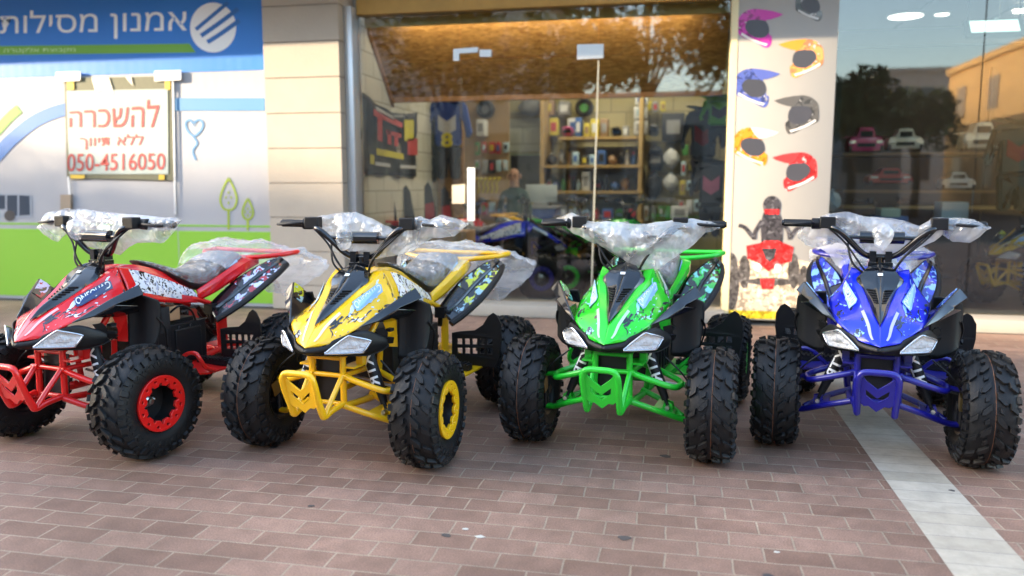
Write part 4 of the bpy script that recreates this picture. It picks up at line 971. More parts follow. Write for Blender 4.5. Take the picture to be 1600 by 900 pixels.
# helmet poster
t = thing('helmet_poster', 'tall white poster printed with helmets and a quad rider, between the two shop windows', 'poster', (.79, YS, 0))
def pp(o): return inpar(o, t)
HP = mat('poster_white', (.33, .315, .29), .5, vary=.03)
obj('poster_board', boxm((-.388, 0, .02), (.385, .16, 3.3), .004), HP, t)
obj('poster_sunlit_edge', boxm((-.402, -.004, .02), (-.352, .15, 3.29)), mat('poster_sun_tint', (.72, .62, .36), .5), t)  # sunlit edge: the warm light is put into the strip colour
YB = YS-.0012
def helmet(cx, cy, s, face, c, c2, label):
    """side view of a motocross helmet, face +1 looks right"""
    def T(P):
        c_, s_ = math.cos(.0), math.sin(.0)
        return [(cx+face*(x*c_-y*s_)*s, cy+(x*s_+y*c_)*s) for x, y in P]
    def smooth(P): return [(q.x, q.y) for q in catmull([(x, y, 0) for x, y in P], 4, True)]
    shell = smooth([(-.48, .09), (-.46, -.24), (-.34, -.40), (-.14, -.49), (.10, -.49), (.24, -.40), (.27, -.20), (.31, -.08), (.34, .06), (.36, .18), (.43, .25), (.42, .42), (.35, .53), (.24, .54), (.02, .42), (-.20, .32), (-.42, .22)])
    peak = [(-.02, -.50), (.20, -.485), (.46, -.44), (.74, -.36), (.62, -.29), (.40, -.22), (.22, -.19), (.10, -.30)]
    eye = smooth([(.26, -.17), (-.06, -.21), (-.22, -.17), (-.29, .0), (-.18, .16), (-.02, .26), (.18, .27), (.31, .20), (.36, .05)])
    trim = [(-.38, .14), (-.10, .30), (.16, .40), (.32, .44), (.28, .50), (.0, .405), (-.22, .305), (-.40, .20)]
    blot = smooth([(-.38, -.20), (-.22, -.36), (-.02, -.41), (-.06, -.32), (-.22, -.25), (-.32, -.10)])
    h = pp(art('helmet_picture', [T(shell)[::face]], YB, .003, splatter('ink_shell_'+c[0], c[1], tuple(x*.45 for x in c[1]), (.45, .43, .42), 22, .54, .64)))
    for nm, P, m, dy in (('peak', peak, mat('ink_'+c2[0], c2[1], .45), .003), ('eye_port', eye, mat('ink_dark', (.05, .05, .06), .4), .003), ('chin_trim', trim, mat('ink_pale', (.62, .60, .58), .45), .004)):
        q = pp(art(nm, [T(P)[::face]], YB-dy*.35, .003, m))
    return h
mg, og, bl, gy, wh, rd, yl = ('magenta', (.50, .03, .32)), ('orange', (.75, .26, .02)), ('blue', (.08, .11, .38)), ('grey', (.09, .085, .08)), ('ivory', (.62, .58, .52)), ('red', (.62, .03, .03)), ('lime', (.45, .55, .02))
helmet(1181, 43, 58, 1, mg, mg, ''); helmet(1259, 90, 58, -1, og, og, ''); helmet(1176, 136, 58, 1, bl, bl, ''); helmet(1252, 178, 58, -1, gy, gy, ''); helmet(1174, 228, 58, 1, og, wh, ''); helmet(1249, 267, 58, -1, rd, rd, ''); helmet(1265, 8, 46, 1, gy, yl, '')
def pa(name, P, m, dy=0): return pp(art(name, [P], YB-dy*.35, .003, m))
I = lambda nm, c: splatter('ink_mottled_'+nm, c, tuple(x*.5 for x in c), tuple(min(1, x*1.5+.05) for x in c), 24, .52, .60)
pa('printed_ground', [(1129, 420), (1160, 405), (1240, 404), (1286, 415), (1285, 496), (1127, 496)], I('sand', (.62, .50, .36)))
pa('yellow_rule', [(1127, 484), (1286, 488), (1286, 500), (1126, 497)], I('yellow', (.75, .52, .02)), .003)
for cx, cy, rx, ry in ((1143, 440, 12, 45), (1163, 425, 9, 26), (1240, 424, 9, 28), (1256, 450, 9, 36)):
    pa('printed_tyre', circ(cx, cy, rx, 20, ry), I('tyre', (.10, .09, .085)), .003)
pa('printed_rider', [(1193, 332), (1218, 332), (1224, 350), (1222, 384), (1190, 384), (1188, 350)], I('rider', (.06, .055, .06)), .004)
pa('printed_rider_helmet', circ(1206, 321, 14, 22, 15), I('rider', (.06, .055, .06)), .006); pa('printed_visor', [(1193, 327), (1219, 327), (1217, 335), (1195, 335)], I('red', (.62, .03, .03)), .009)
pa('printed_arm', stroke([(1190, 345), (1180, 362), (1178, 372), (1164, 356), (1154, 352)], 6), I('rider', (.06, .055, .06)), .006); pa('printed_arm', stroke([(1222, 345), (1232, 362), (1234, 372), (1244, 358), (1256, 354)], 6), I('rider', (.06, .055, .06)), .006)
pa('printed_fairing', [(1166, 384), (1186, 380), (1196, 376), (1216, 376), (1226, 380), (1240, 386), (1236, 408), (1218, 414), (1200, 424), (1186, 412), (1168, 404)], I('red', (.62, .03, .03)), .008)
pa('printed_scoop', [(1190, 388), (1214, 388), (1210, 402), (1203, 410), (1196, 404)], I('rider', (.06, .055, .06)), .011)
pa('printed_lamp', circ(1184, 418, 6, 14), I('pale', (.8, .8, .85)), .011); pa('printed_lamp', circ(1216, 418, 6, 14), I('pale', (.8, .8, .85)), .011)
pa('printed_axle', [(1150, 440), (1190, 434), (1222, 434), (1250, 442), (1222, 446), (1190, 446)], I('tyre', (.10, .09, .085)), .006); pa('printed_bumper', [(1188, 436), (1210, 436), (1208, 452), (1190, 452)], I('red', (.62, .03, .03)), .010)

# soffit with lamps over the right-hand window, awning, upper storey
tag(obj('room_ceiling', boxm((.72, 6.9, 2.90), (6.48, 10.3, 2.96)), mat('soffit_grey', (.34, .32, .31), .7, vary=.1)), 'grey boarded ceiling of the right-hand shop room', 'ceiling')
for i in range(4):
    o = obj('ceiling_joint', boxm((1.5+i*.9, 6.95, 2.8965), (1.515+i*.9, 10.2, 2.9005)), mat('joint_dark', (.10, .10, .10), .7)); o.parent = bpy.data.objects['room_ceiling']
tag(obj('ceiling_beam', boxm((.72, 10.2, 2.70), (6.48, 10.3, 2.898)), mat('dark_frame', (.035, .035, .04), .5)), 'black beam at the back of the grey ceiling in the right-hand room', 'beam')
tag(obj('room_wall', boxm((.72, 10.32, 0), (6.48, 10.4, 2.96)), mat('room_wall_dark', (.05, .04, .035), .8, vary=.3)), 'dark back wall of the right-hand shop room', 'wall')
M_LAMP = mat('lit_lamp', (1, .96, .88), .4, emit=.7)
for (u, v, r_, lb) in ((1415, 24, .17, 'round lit ceiling lamp in the grey ceiling'), (1472, 21, .07, 'small lit ceiling spot beside the round lamp')):
    q = atg(u, v, 2.895); t = thing('ceiling_lamp', lb, 'lamp', (q.x, q.y, 2.8965))
    bm = bmesh.new(); lathe(bm, [(-.014, r_+.01), (0, r_+.012)], 24, 'z'); obj('lamp_ring', finish(bm, 'ring'), PW, t)
    bm = bmesh.new(); lathe(bm, [(-.018, r_*.9), (-.0145, r_)], 24, 'z'); obj('diffuser', finish(bm, 'dif'), M_LAMP, t)
q = at(1552, 45, 7.6); t = thing('flood_light', 'black flood light hanging on a bracket under the grey ceiling', 'flood light', tuple(q))
M_FL = mat('flood_black', (.015, .015, .016), .4)
rx = Matrix.Rotation(R(-35), 3, 'X')
bm = bmesh.new(); box(bm, (0, 0, 0), (.46, .06, .18), rx); bmesh.ops.bevel(bm, geom=bm.edges[:], offset=.012, segments=2, affect='EDGES'); obj('housing', finish(bm, 'h'), M_FL, t)
bm = bmesh.new(); box(bm, rx @ Vector((0, -.031, 0)), (.37, .004, .125), rx); obj('lamp_face', finish(bm, 'f'), mat('flood_glass', (.55, .80, .70), .2, emit=.28), t)
bm = bmesh.new()
for s_ in (1, -1): tube(bm, [(s_*.2, 0, .02), (s_*.2, .02, 2.90-q.z)], .006, smooth=False)
obj('bracket', finish(bm, 'b'), M_FL, t)
bm = bmesh.new(); tube(bm, [(.03, .02, .05), (.01, .0, .09), (.05, .03, .12), (.03, .02, 2.90-q.z)], .005); obj('cable', finish(bm, 'c'), M_ALU, t)
tag(obj('awning', boxm((-12, 5.36, 3.05), (5.0, 6.5, 3.12)), mat('awning_grey', (.4, .4, .4), .8)), 'flat grey canopy above the pillar and the shop windows', 'awning')
b = thing('shop_building', 'upper storeys of the shop building above the windows', 'building', (0, 12, 0))
obj('facade', boxm((-12, -5.16, 3.32), (12, 6, 9)), mat('facade_render', (.5, .47, .42), .8, vary=.1), b)
obj('party_wall', boxm((-12, -5.3, 0), (-3.56, -5.0, 3.3)), mat('facade_render', (.5, .47, .42), .8), b)

# ------------------------------------------------------------------ inside the shop
def brickwall(name, c1, c2, mo, bw=.4, rh=.2):
    m, t, n, l = nodes(name); b = n['Principled BSDF']; b.inputs['Roughness'].default_value = .7
    tc = n.new('ShaderNodeTexCoord'); mp = n.new('ShaderNodeMapping'); mp.inputs['Rotation'].default_value = (R(90), 0, 0); l.new(tc.outputs['Object'], mp.inputs['Vector'])
    sx = n.new('ShaderNodeSeparateXYZ'); l.new(tc.outputs['Object'], sx.inputs[0]); ad = n.new('ShaderNodeMath'); l.new(sx.outputs[0], ad.inputs[0]); l.new(sx.outputs[1], ad.inputs[1])
    cb = n.new('ShaderNodeCombineXYZ'); l.new(ad.outputs[0], cb.inputs[0]); l.new(sx.outputs[2], cb.inputs[1])
    k = n.new('ShaderNodeTexBrick'); k.inputs['Scale'].default_value = 1; k.inputs['Brick Width'].default_value = bw; k.inputs['Row Height'].default_value = rh; k.inputs['Mortar Size'].default_value = .006
    k.inputs['Color1'].default_value = col4(c1); k.inputs['Color2'].default_value = col4(c2); k.inputs['Mortar'].default_value = col4(mo); l.new(cb.outputs[0], k.inputs['Vector']); l.new(k.outputs['Color'], b.inputs['Base Color']); return m
M_BLOCK = brickwall('painted_blocks', (.58, .55, .44), (.66, .62, .50), (.30, .28, .22), .42, .21)
M_BACK = brickwall('yellowish_blocks', (.42, .36, .17), (.50, .43, .22), (.20, .17, .09), .42, .21)
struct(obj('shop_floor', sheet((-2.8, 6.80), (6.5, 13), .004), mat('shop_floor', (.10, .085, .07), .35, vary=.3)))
tag(obj('side_wall', boxm((-2.90, 6.84, .0), (-2.80, 12.0, 2.9)), M_BLOCK), 'pale block side wall inside the shop, carrying the black banner', 'wall')
tag(obj('back_wall', boxm((-2.8, 11.2, .0), (.70, 11.3, 3.3)), M_BACK), 'yellowish block wall at the back of the shop', 'wall')
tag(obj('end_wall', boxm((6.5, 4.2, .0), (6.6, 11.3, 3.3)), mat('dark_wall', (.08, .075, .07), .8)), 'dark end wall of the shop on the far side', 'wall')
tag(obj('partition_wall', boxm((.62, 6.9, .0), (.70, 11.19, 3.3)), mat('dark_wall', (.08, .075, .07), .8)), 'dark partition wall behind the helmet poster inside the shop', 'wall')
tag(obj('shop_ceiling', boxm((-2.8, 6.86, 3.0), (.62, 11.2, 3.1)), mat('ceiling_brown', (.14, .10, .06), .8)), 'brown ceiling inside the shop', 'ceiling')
t = thing('sloping_soffit', 'sloping strand board bulkhead inside the shop above the door', 'bulkhead', (-1.2, 7.06, 2.57))
for a, b, nm in ((0, .40, 'board'), (.408, .80, 'board')):
    d0, d1 = Vector((0, .62*a/.8, -.60*a/.8)), Vector((0, .62*b/.8, -.60*b/.8))
    bm = bmesh.new(); plate(bm, [(-1.59, *d0[1:]), (1.60, *d0[1:]), (1.60, *d1[1:]), (-1.59, *d1[1:])], .02); obj(nm, finish(bm, 'b', False), M_OSB, t)
bm = bmesh.new(); box(bm, (0, .64, -.615), (3.18, .06, .07)); obj('edge_beam', finish(bm, 'e'), mat('brown_beam', (.30, .13, .035), .5, vary=.15), t)
bm = bmesh.new(); plate(bm, [(-1.585, .0, -.03), (-1.585, .62, -.63), (-1.585, .62, -.70), (-1.585, .0, -.10)], .025); obj('side_batten', finish(bm, 'sb'), mat('brown_beam', (.30, .13, .035), .5), t)

def inshop(u, v, Y): return at(u, v, Y)
def sidewall(u, v, X=-2.795):
    d = fw*F_PX + rt*(u-800) - up*(v-450); return EYE+d*(X/d.x)
# black banner on the side wall
P4 = [sidewall(558, 272), sidewall(648, 276), sidewall(648, 176), sidewall(556, 138)]
t = thing('black_banner', 'sagging black banner with red and yellow print on the side wall of the shop', 'banner', tuple(P4[0]))
bm = bmesh.new(); V = []
for i in range(25):
    r = []
    for j in range(13):
        a, b = i/24, j/12; p = (P4[0]*(1-a)+P4[1]*a)*(1-b)+(P4[3]*(1-a)+P4[2]*a)*b
        p = p+Vector((.02+.035*noise.noise(Vector((a*5, b*3, 2)))+.012*math.sin(a*22+b*5), 0, -.09*b*math.sin(a*math.pi)))-P4[0]; r.append(bm.verts.new(p))
    V.append(r)
for i in range(24):
    for j in range(12): bm.faces.new((V[i][j], V[i+1][j], V[i+1][j+1], V[i][j+1]))
obj('banner_cloth', finish(bm, 'cloth'), mat('banner_black', (.012, .012, .013), .35), t, mods=(('solid', .003),))
def bq(a0, b0, a1, b1, nm, m):
    def f(a, b):
        p = (P4[0]*(1-a)+P4[1]*a)*(1-b)+(P4[3]*(1-a)+P4[2]*a)*b; return p+Vector((.075, 0, -.09*b*math.sin(a*math.pi)))-P4[0]
    bm = bmesh.new(); plate(bm, [f(a0, b0), f(a1, b0), f(a1, b1), f(a0, b1)], .003); return obj(nm, finish(bm, 'q', False), m, t)
BR, BY, BW = mat('banner_red', (.55, .05, .05), .4), mat('banner_yellow', (.70, .60, .03), .4), mat('banner_white', (.6, .6, .6), .4)
bq(.14, .76, .62, .84, 'red_stroke', BR); bq(.20, .46, .27, .78, 'red_stroke', BR); bq(.36, .46, .42, .66, 'red_stroke', BR); bq(.48, .46, .54, .64, 'red_stroke', BR); bq(.34, .60, .60, .66, 'red_stroke', BR)
bq(.66, .56, .84, .90, 'yellow_figure', BY); bq(.72, .34, .92, .60, 'red_figure', BR); bq(.18, .84, .46, .90, 'white_figure', BW)
bq(.18, .26, .64, .35, 'yellow_line', BY); bq(.16, .12, .40, .17, 'white_line', BW); bq(.58, .12, .88, .17, 'white_line', BW); bq(.08, .13, .14, .25, 'yellow_mark', BY)

# feather shaped flags along the side wall
def feather(u, v0, v1, Y, label, tip=None):
    q = at(u, v1, Y); top = at(u, v0, Y).z; h = top-.02; x = q.x
    t = thing('feather_flag', label, 'flag', (x, Y, .004), 0, 'dark flags standing along the side wall')
    bm = bmesh.new(); plate(bm, [(-.02, 0, .25), (.13, 0, .30), (.10, 0, h*.7), (.055, 0, h*.93), (.01, 0, h), (-.03, 0, h*.95), (-.035, 0, h*.6)], .008); obj('flag_cloth', finish(bm, 'f', False), mat('flag_dark', (.025, .025, .03), .6), t)
    bm = bmesh.new(); tube(bm, [(-.03, .012, 0), (-.03, .012, h*.9)], .008, smooth=False); lathe(bm, [(0, .12), (.015, .11)], 12, 'z', M=Matrix.Translation((-.03, .012, 0))); obj('flag_pole', finish(bm, 'p'), M_DARKM, t)
    if tip: bm = bmesh.new(); plate(bm, [(-.025, -.008, h*.62), (.09, -.008, h*.66), (.075, -.008, h*.80), (-.025, -.008, h*.78)], .003); obj('flag_stripe', finish(bm, 's', False), tip, t)
rdm = mat('flag_red', (.45, .03, .04), .6)
feather(557, 274, 340, 7.2, 'dark feather flag nearest the stone pillar'); feather(605, 276, 345, 7.7, 'plain dark feather flag under the middle of the black banner'); feather(634, 286, 345, 8.0, 'plain dark feather flag under the far end of the black banner')
feather(668, 281, 345, 8.5, 'dark feather flag with a red stripe, nearer the banner', rdm); feather(694, 288, 345, 8.9, 'dark feather flag with a red stripe, nearer the glass door', rdm)

# strand board panel with riding suits
o = obj('display_board', boxm((at(664, 0, 9.2).x, 9.2, .1), (at(722, 0, 9.2).x, 9.24, 2.3)), M_OSB); tag(o, 'strand board panel behind the blue riding suit', 'board')
o = obj('display_board', boxm((at(722, 0, 10.2).x, 10.2, .1), (at(795, 0, 10.2).x, 10.24, 2.6)), mat('tan_board', (.36, .24, .11), .7, vary=.15)); tag(o, 'tan board with a hanging tyre behind the glass door', 'board')
def suit(u, v0, v1, Y, c, label, num=False, wd=.30):
    a, b = at(u, v0, Y), at(u, v1, Y); h = a.z-b.z
    t = thing('riding_suit', label, 'clothing', (a.x, Y, b.z))
    bm = bmesh.new(); w_ = wd
    plate(bm, [(-w_*.5, 0, h*.42), (w_*.5, 0, h*.42), (w_*.52, 0, h*.86), (w_*.75, 0, h*.50), (w_*.95, 0, h*.56), (w_*.70, 0, h*.95), (w_*.2, 0, h), (-w_*.2, 0, h), (-w_*.70, 0, h*.95), (-w_*.95, 0, h*.56), (-w_*.75, 0, h*.50), (-w_*.52, 0, h*.86)], .10)
    bmesh.ops.bevel(bm, geom=bm.edges[:], offset=.02, segments=2, affect='EDGES'); obj('jersey', finish(bm, 'j'), c[0], t)
    bm = bmesh.new(); plate(bm, [(-w_*.5, .0, h*.415), (w_*.5, .0, h*.415), (w_*.42, 0, 0), (w_*.1, 0, 0), (0, 0, h*.30), (-w_*.1, 0, 0), (-w_*.42, 0, 0)], .10); bmesh.ops.bevel(bm, geom=bm.edges[:], offset=.02, segments=2, affect='EDGES'); obj('trousers', finish(bm, 'tr'), c[1], t)
    bm = bmesh.new(); plate(bm, [(-w_*.35, -.055, h*.62), (0, -.055, h*.55), (w_*.35, -.055, h*.62), (w_*.35, -.055, h*.80), (0, -.055, h*.72), (-w_*.35, -.055, h*.80)], .006); obj('chest_panel', finish(bm, 'cp', False), c[2], t)
    if num:
        me = text_mesh('8', offset=.04); me = warp(me, (-.07, -.062, h*.40), (.07, -.062, h*.40), (.07, -.062, h*.58), (-.07, -.062, h*.58)); obj('number', me, BY, t)
CL = lambda nm, c: mat('cloth_'+nm, c, .8, bump=.3, bscale=30, vary=.25, vscale=9)
suit(700, 155, 280, 9.0, (CL('blue', (.02, .06, .30)), CL('black', (.02, .02, .025)), CL('white', (.5, .5, .52))), 'blue and white riding suit with a yellow number, hung on the strand board', True)
suit(1124, 150, 230, 8.2, (CL('lime', (.12, .42, .02)), CL('black', (.02, .02, .025)), CL('black', (.02, .02, .025))), 'black and lime riding suit hanging beside the poster, highest of its row', False, .20)
suit(1100, 170, 300, 8.6, (CL('grey', (.06, .06, .065)), CL('brown', (.10, .07, .05)), CL('red', (.3, .03, .03))), 'dark grey riding suit with a red chest hanging near the poster', False, .25)
suit(1112, 250, 370, 8.0, (CL('grey', (.06, .06, .065)), CL('grey', (.06, .06, .065)), CL('pink', (.5, .15, .22))), 'dark riding suit with a pink chest hanging low beside the poster', False, .22)
suit(670, 190, 285, 9.05, (CL('black', (.02, .02, .025)), CL('black', (.02, .02, .025)), CL('olive', (.12, .12, .03))), 'black and olive riding suit beside the far end of the banner', False, .2)

# back wall shelving and goods
def goods(name, label, cat, px, Y, depth, m, m2=None, group=None, kind='box'):
    u0, v0, u1, v1 = px; a, b = at(u0, v1, Y), at(u1, v0, Y); wx, hz = b.x-a.x, b.z-a.z
    t = thing(name, label, cat, ((a.x+b.x)/2, Y+depth/2, a.z), 0, group)
    if kind == 'box':
        obj('carton', boxm((-wx/2, -depth/2, 0), (wx/2, depth/2, hz), min(.012, wx*.1)), m, t)
        if m2: obj('printed_label', boxm((-wx*.3, -depth/2-.004, hz*.25), (wx*.3, -depth/2-.0005, hz*.75)), m2, t)
    elif kind == 'bottle':
        bm = bmesh.new(); r_ = wx/2; lathe(bm, [(0, r_*.9), (hz*.05, r_), (hz*.62, r_), (hz*.75, r_*.45), (hz*.84, r_*.4)], 14, 'z'); obj('bottle_body', finish(bm, 'bt'), m, t)
        bm = bmesh.new(); lathe(bm, [(hz*.842, r_*.5), (hz, r_*.5)], 12, 'z'); obj('bottle_cap', finish(bm, 'bc'), m2 or m, t)
    elif kind == 'bag':
        bm = bmesh.new(); bmesh.ops.create_icosphere(bm, subdivisions=3, radius=1)
        for v in bm.verts:
            f = 1+.22*noise.noise(v.co*2.2+Vector((px[0], 0, 0)))
            v.co = Vector((v.co.x*wx/2*f, v.co.y*depth/2*f, hz/2+v.co.z*hz/2*f))
        obj('bag', finish(bm, 'bag'), m, t); 
        bm = bmesh.new(); tube(bm, [(-wx*.12, 0, hz*.95), (0, 0, hz*1.12), (wx*.12, 0, hz*.95)], .006); obj('bag_handle', finish(bm, 'bh'), m2 or m, t)
    elif kind == 'helmet':
        bm = bmesh.new(); bmesh.ops.create_uvsphere(bm, u_segments=16, v_segments=10, radius=1)
        for v in bm.verts: v.co = Vector((v.co.x*wx/2, v.co.y*depth/2, hz/2+max(-.75, v.co.z)*hz/2*1.1))
        obj('shell', finish(bm, 'sh'), m, t)
        bm = bmesh.new(); plate(bm, [(-wx*.42, -depth*.42, hz*.72), (wx*.42, -depth*.42, hz*.72), (wx*.3, -depth*.9, hz*.85), (-wx*.3, -depth*.9, hz*.85)], .01); obj('peak', finish(bm, 'pk'), m, t)
        bm = bmesh.new(); box(bm, (0, -depth*.42, hz*.5), (wx*.6, depth*.2, hz*.26)); obj('eye_port', finish(bm, 'ey'), m2 or M_MATTE, t)
    elif kind == 'tyre':
        bm = bmesh.new(); Rr = hz/2; lathe(bm, [(-.06, Rr*.55), (-.08, Rr*.75), (-.06, Rr*.97), (0, Rr), (.06, Rr*.97), (.08, Rr*.75), (.06, Rr*.55)], 28, close=True, M=Matrix.Translation((0, 0, Rr)) @ Matrix.Rotation(R(90), 4, 'Z')); obj('tyre_body', finish(bm, 'ty'), m, t)
        bm = bmesh.new(); lathe(bm, [(-.02, Rr*.50), (.0, Rr*.2), (.02, Rr*.50)], 20, M=Matrix.Translation((0, 0, Rr)) @ Matrix.Rotation(R(90), 4, 'Z')); obj('rim', finish(bm, 'rm'), m2 or M_STEEL, t)
    return t
G = lambda nm, c, r=.6: mat('goods_'+nm, c, r)
g_w, g_k, g_b, g_r, g_y, g_g, g_gr, g_br, g_pk, g_cy = G('white', (.62, .63, .62)), G('black', (.02, .02, .022)), G('blue', (.04, .11, .32)), G('red', (.42, .03, .03)), G('yellow', (.55, .45, .03)), G('green', (.06, .25, .05)), G('grey', (.25, .25, .25)), G('brown', (.28, .17, .08)), G('pink', (.65, .12, .30)), G('pale_blue', (.40, .55, .62))
COLN = [('white', g_w), ('black', g_k), ('blue', g_b), ('red', g_r), ('yellow', g_y), ('green', g_g), ('grey', g_gr), ('brown', g_br), ('pale blue', g_cy)]
M_SHELF = mat('shelf_wood', (.42, .28, .10), .55, vary=.15)
YB2 = 10.6
t = thing('shelf_rack', 'wooden shelves full of goods on the back wall of the shop', 'shelf', tuple(at(920, 360, YB2)))
org = Vector(t.location)
def shelfboard(u0, u1, v, nm='shelf_board'):
    a, b = at(u0, v, YB2-.16), at(u1, v, YB2-.16); obj(nm, boxm((a.x-org.x, -.16, a.z-.035-org.z), (b.x-org.x, .5, a.z-org.z)), M_SHELF, t); return a.z
for u0, u1, v in ((872, 995, 214), (848, 1000, 258), (850, 1004, 298), (850, 1004, 344)): shelfboard(u0, u1, v)
for u in (850, 1003): a = at(u, 150, YB2); obj('shelf_upright', boxm((a.x-org.x-.025, -.14, -org.z), (a.x-org.x+.025, .48, a.z-org.z)), M_SHELF, t)
rnd = random.Random(11); SH = {0: 'top', 1: 'second', 2: 'third', 3: 'lowest'}
ORD = ['first', 'second', 'third', 'fourth', 'fifth', 'sixth', 'seventh', 'eighth', 'ninth', 'tenth', 'eleventh', 'twelfth', 'thirteenth', 'fourteenth', 'fifteenth', 'sixteenth']
for si, (u0, u1, v) in enumerate(((876, 992, 214), (852, 998, 258), (853, 1000, 298), (853, 1000, 344))):
    u, i = u0, 0
    while u < u1-6:
        kind = rnd.choice(['box', 'box', 'bottle', 'bottle', 'bag', 'helmet'] if si else ['box', 'box', 'box', 'helmet', 'bag'])
        wpx = {'box': rnd.uniform(9, 19), 'bottle': rnd.uniform(5, 8), 'bag': rnd.uniform(10, 16), 'helmet': rnd.uniform(14, 18)}[kind]; hpx = {'box': rnd.uniform(14, 31), 'bottle': rnd.uniform(16, 26), 'bag': rnd.uniform(14, 24), 'helmet': rnd.uniform(15, 18)}[kind]
        if u+wpx > u1: break
        cn, cm = rnd.choice(COLN); _, c2 = rnd.choice(COLN)
        if si == 0 and i == 0: cn, cm, kind = 'pink', g_pk, 'helmet'; wpx, hpx = 20, 17
        goods({'box': 'carton_box', 'bottle': 'bottle', 'bag': 'goods_bag', 'helmet': 'helmet'}[kind], f'{cn} {dict(box="carton", bottle="bottle", bag="bag", helmet="helmet")[kind]} on the {SH[si]} shelf at the back, {ORD[i]} from the door side', {'box': 'box', 'bottle': 'bottle', 'bag': 'bag', 'helmet': 'helmet'}[kind], (u, v-hpx, u+wpx, v), YB2-.1, .22, cm, c2 if c2 != cm else g_w, 'goods on the back shelves', kind)
        u += wpx+rnd.uniform(1, 4); i += 1
        if i > 15: break
GW = 'goods hung on the wall beside the poster'
for i, (px, m, m2, kd, lb) in enumerate([((990, 188, 1012, 210), g_w, g_gr, 'box', 'white carton lowest of the white stack by the shelves'), ((990, 166, 1012, 186), g_w, g_cy, 'box', 'white carton in the middle of the white stack by the shelves'), ((992, 148, 1013, 164), g_w, g_b, 'box', 'white carton topmost of the white stack by the shelves'),
    ((1034, 176, 1070, 220), g_k, g_gr, 'box', 'black speaker box high on the wall by the poster'), ((1036, 232, 1062, 262), g_w, g_gr, 'bag', 'white bag hanging under the black speaker box'), ((1036, 272, 1060, 298), g_w, g_cy, 'bag', 'white bag hanging lowest under the black speaker box'), ((1010, 228, 1038, 270), g_k, g_gr, 'helmet', 'black helmet hanging beside the upper white bag'), ((1012, 194, 1030, 214), g_gr, g_k, 'helmet', 'grey helmet hanging beside the black speaker box'), ((1006, 270, 1034, 312), g_k, g_r, 'bag', 'black bag hanging beside the lower white bag'), ((1080, 180, 1104, 226), g_br, g_y, 'box', 'brown carton high between the speaker box and the riding suits'),
    ((1048, 322, 1076, 342), g_w, g_gr, 'box', 'white carton low beside the riding suits'), ((992, 252, 1008, 300), g_k, g_y, 'bag', 'narrow black bag hanging at the end of the shelves'), ((740, 155, 772, 184), g_k, g_gr, 'tyre', 'black tyre hanging on the tan board'), ((898, 152, 926, 182), g_k, g_g, 'tyre', 'black and green tyre hanging above the shelves'), ((808, 152, 846, 180), g_gr, g_w, 'bag', 'grey bag hanging above the seated person'), ((744, 186, 757, 212), g_w, g_gr, 'box', 'white carton under the hanging tyre'),
    ((842, 156, 866, 180), g_br, g_y, 'box', 'brown carton above the shelves beside the grey bag'), ((872, 158, 890, 180), g_gr, g_w, 'box', 'grey carton above the shelves beside the hanging tyre'), ((886, 184, 910, 210), g_w, g_b, 'box', 'white carton behind the pink helmet above the shelves'), ((858, 184, 872, 212), g_y, g_r, 'box', 'yellow carton beside the pink helmet')]):
    goods({'box': 'carton_box', 'bag': 'goods_bag', 'helmet': 'helmet', 'tyre': 'spare_tyre'}[kd], lb, {'box': 'box', 'bag': 'bag', 'helmet': 'helmet', 'tyre': 'tyre'}[kd], px, 10.85 if px[0] > 800 else 10.0, .2, m, m2, None, kd)
def tube_lamp(loc, ln, power, label, axis='x', aim=(0, 0, -1), wd=.08):
    t = thing('tube_lamp', label, 'lamp', loc, 0, 'lit tube lamps inside the shop')
    sx, sy = (ln/2, .02) if axis == 'x' else (.02, ln/2)
    obj('lamp_housing', boxm((-sx-.02, -sy-.02, .012), (sx+.02, sy+.02, .05), .004), PW, t)
    obj('lit_tube', boxm((-sx, -sy, -.012), (sx, sy, .011), .008), mat('lit_tube', (1, .90, .74), .4, emit=3), t)
    L = bpy.data.lights.new('tube_light', 'AREA'); L.shape = 'RECTANGLE'; L.size = ln; L.size_y = wd; L.energy = power; L.color = (1, .86, .66)
    o = bpy.data.objects.new('tube_light', L); link(o, t); o.location = (0, 0, -.03) if aim == (0, 0, -1) else Vector(aim)*.03; o.rotation_euler = Vector(aim).to_track_quat('-Z', 'Y').to_euler()
tube_lamp((-1.2, 6.93, 2.525), 2.6, .9, 'added tube lamp hidden behind the wooden beam, brightening the strand board', aim=(0, .75, -.55))  # lamp added out of view to brighten the strand board
o = obj('added_lamp_strip', boxm((-2.74, 6.862, 2.485), (.395, 6.885, 2.57)), mat('lintel_wood', (.42, .25, .07), .5)); tag(o, 'added wooden strip hiding the added tube lamp above the door', 'valance')  # strip added only to keep the added lamp out of view
tube_lamp((-1.3, 8.6, 2.90), 1.8, 2.6, 'lit tube lamp on the shop ceiling behind the glass door'); tube_lamp((-.6, 9.9, 2.90), 1.8, 5.5, 'lit tube lamp on the shop ceiling before the back shelves')
tube_lamp((3.9, 9.2, 2.85), 1.2, 2.6, 'lit tube lamp on the ceiling of the right-hand shop room')
pr = random.Random(23)
for rw, (v0, us) in enumerate(((158, range(1008, 1034, 12)), (322, range(1006, 1050, 11)), (226, range(1066, 1098, 11)), (252, range(1064, 1098, 12)), (282, range(1062, 1096, 11)), (312, range(1060, 1094, 12)))):
    for ci, u in enumerate(us):
        cn, cm = pr.choice(COLN); w_, h_ = pr.uniform(7, 10), pr.uniform(14, 24)
        goods('goods_pouch', f'{cn} pouch {["beside the white cartons", "below the white bags", "right under the brown carton", "second under the brown carton", "third under the brown carton", "lowest under the brown carton"][rw]}, {ORD[ci]} from shelves', 'pouch', (u, v0, u+w_, v0+h_), 10.9, .08, cm, pr.choice(COLN)[1], 'pouches hung on the wall pegs')
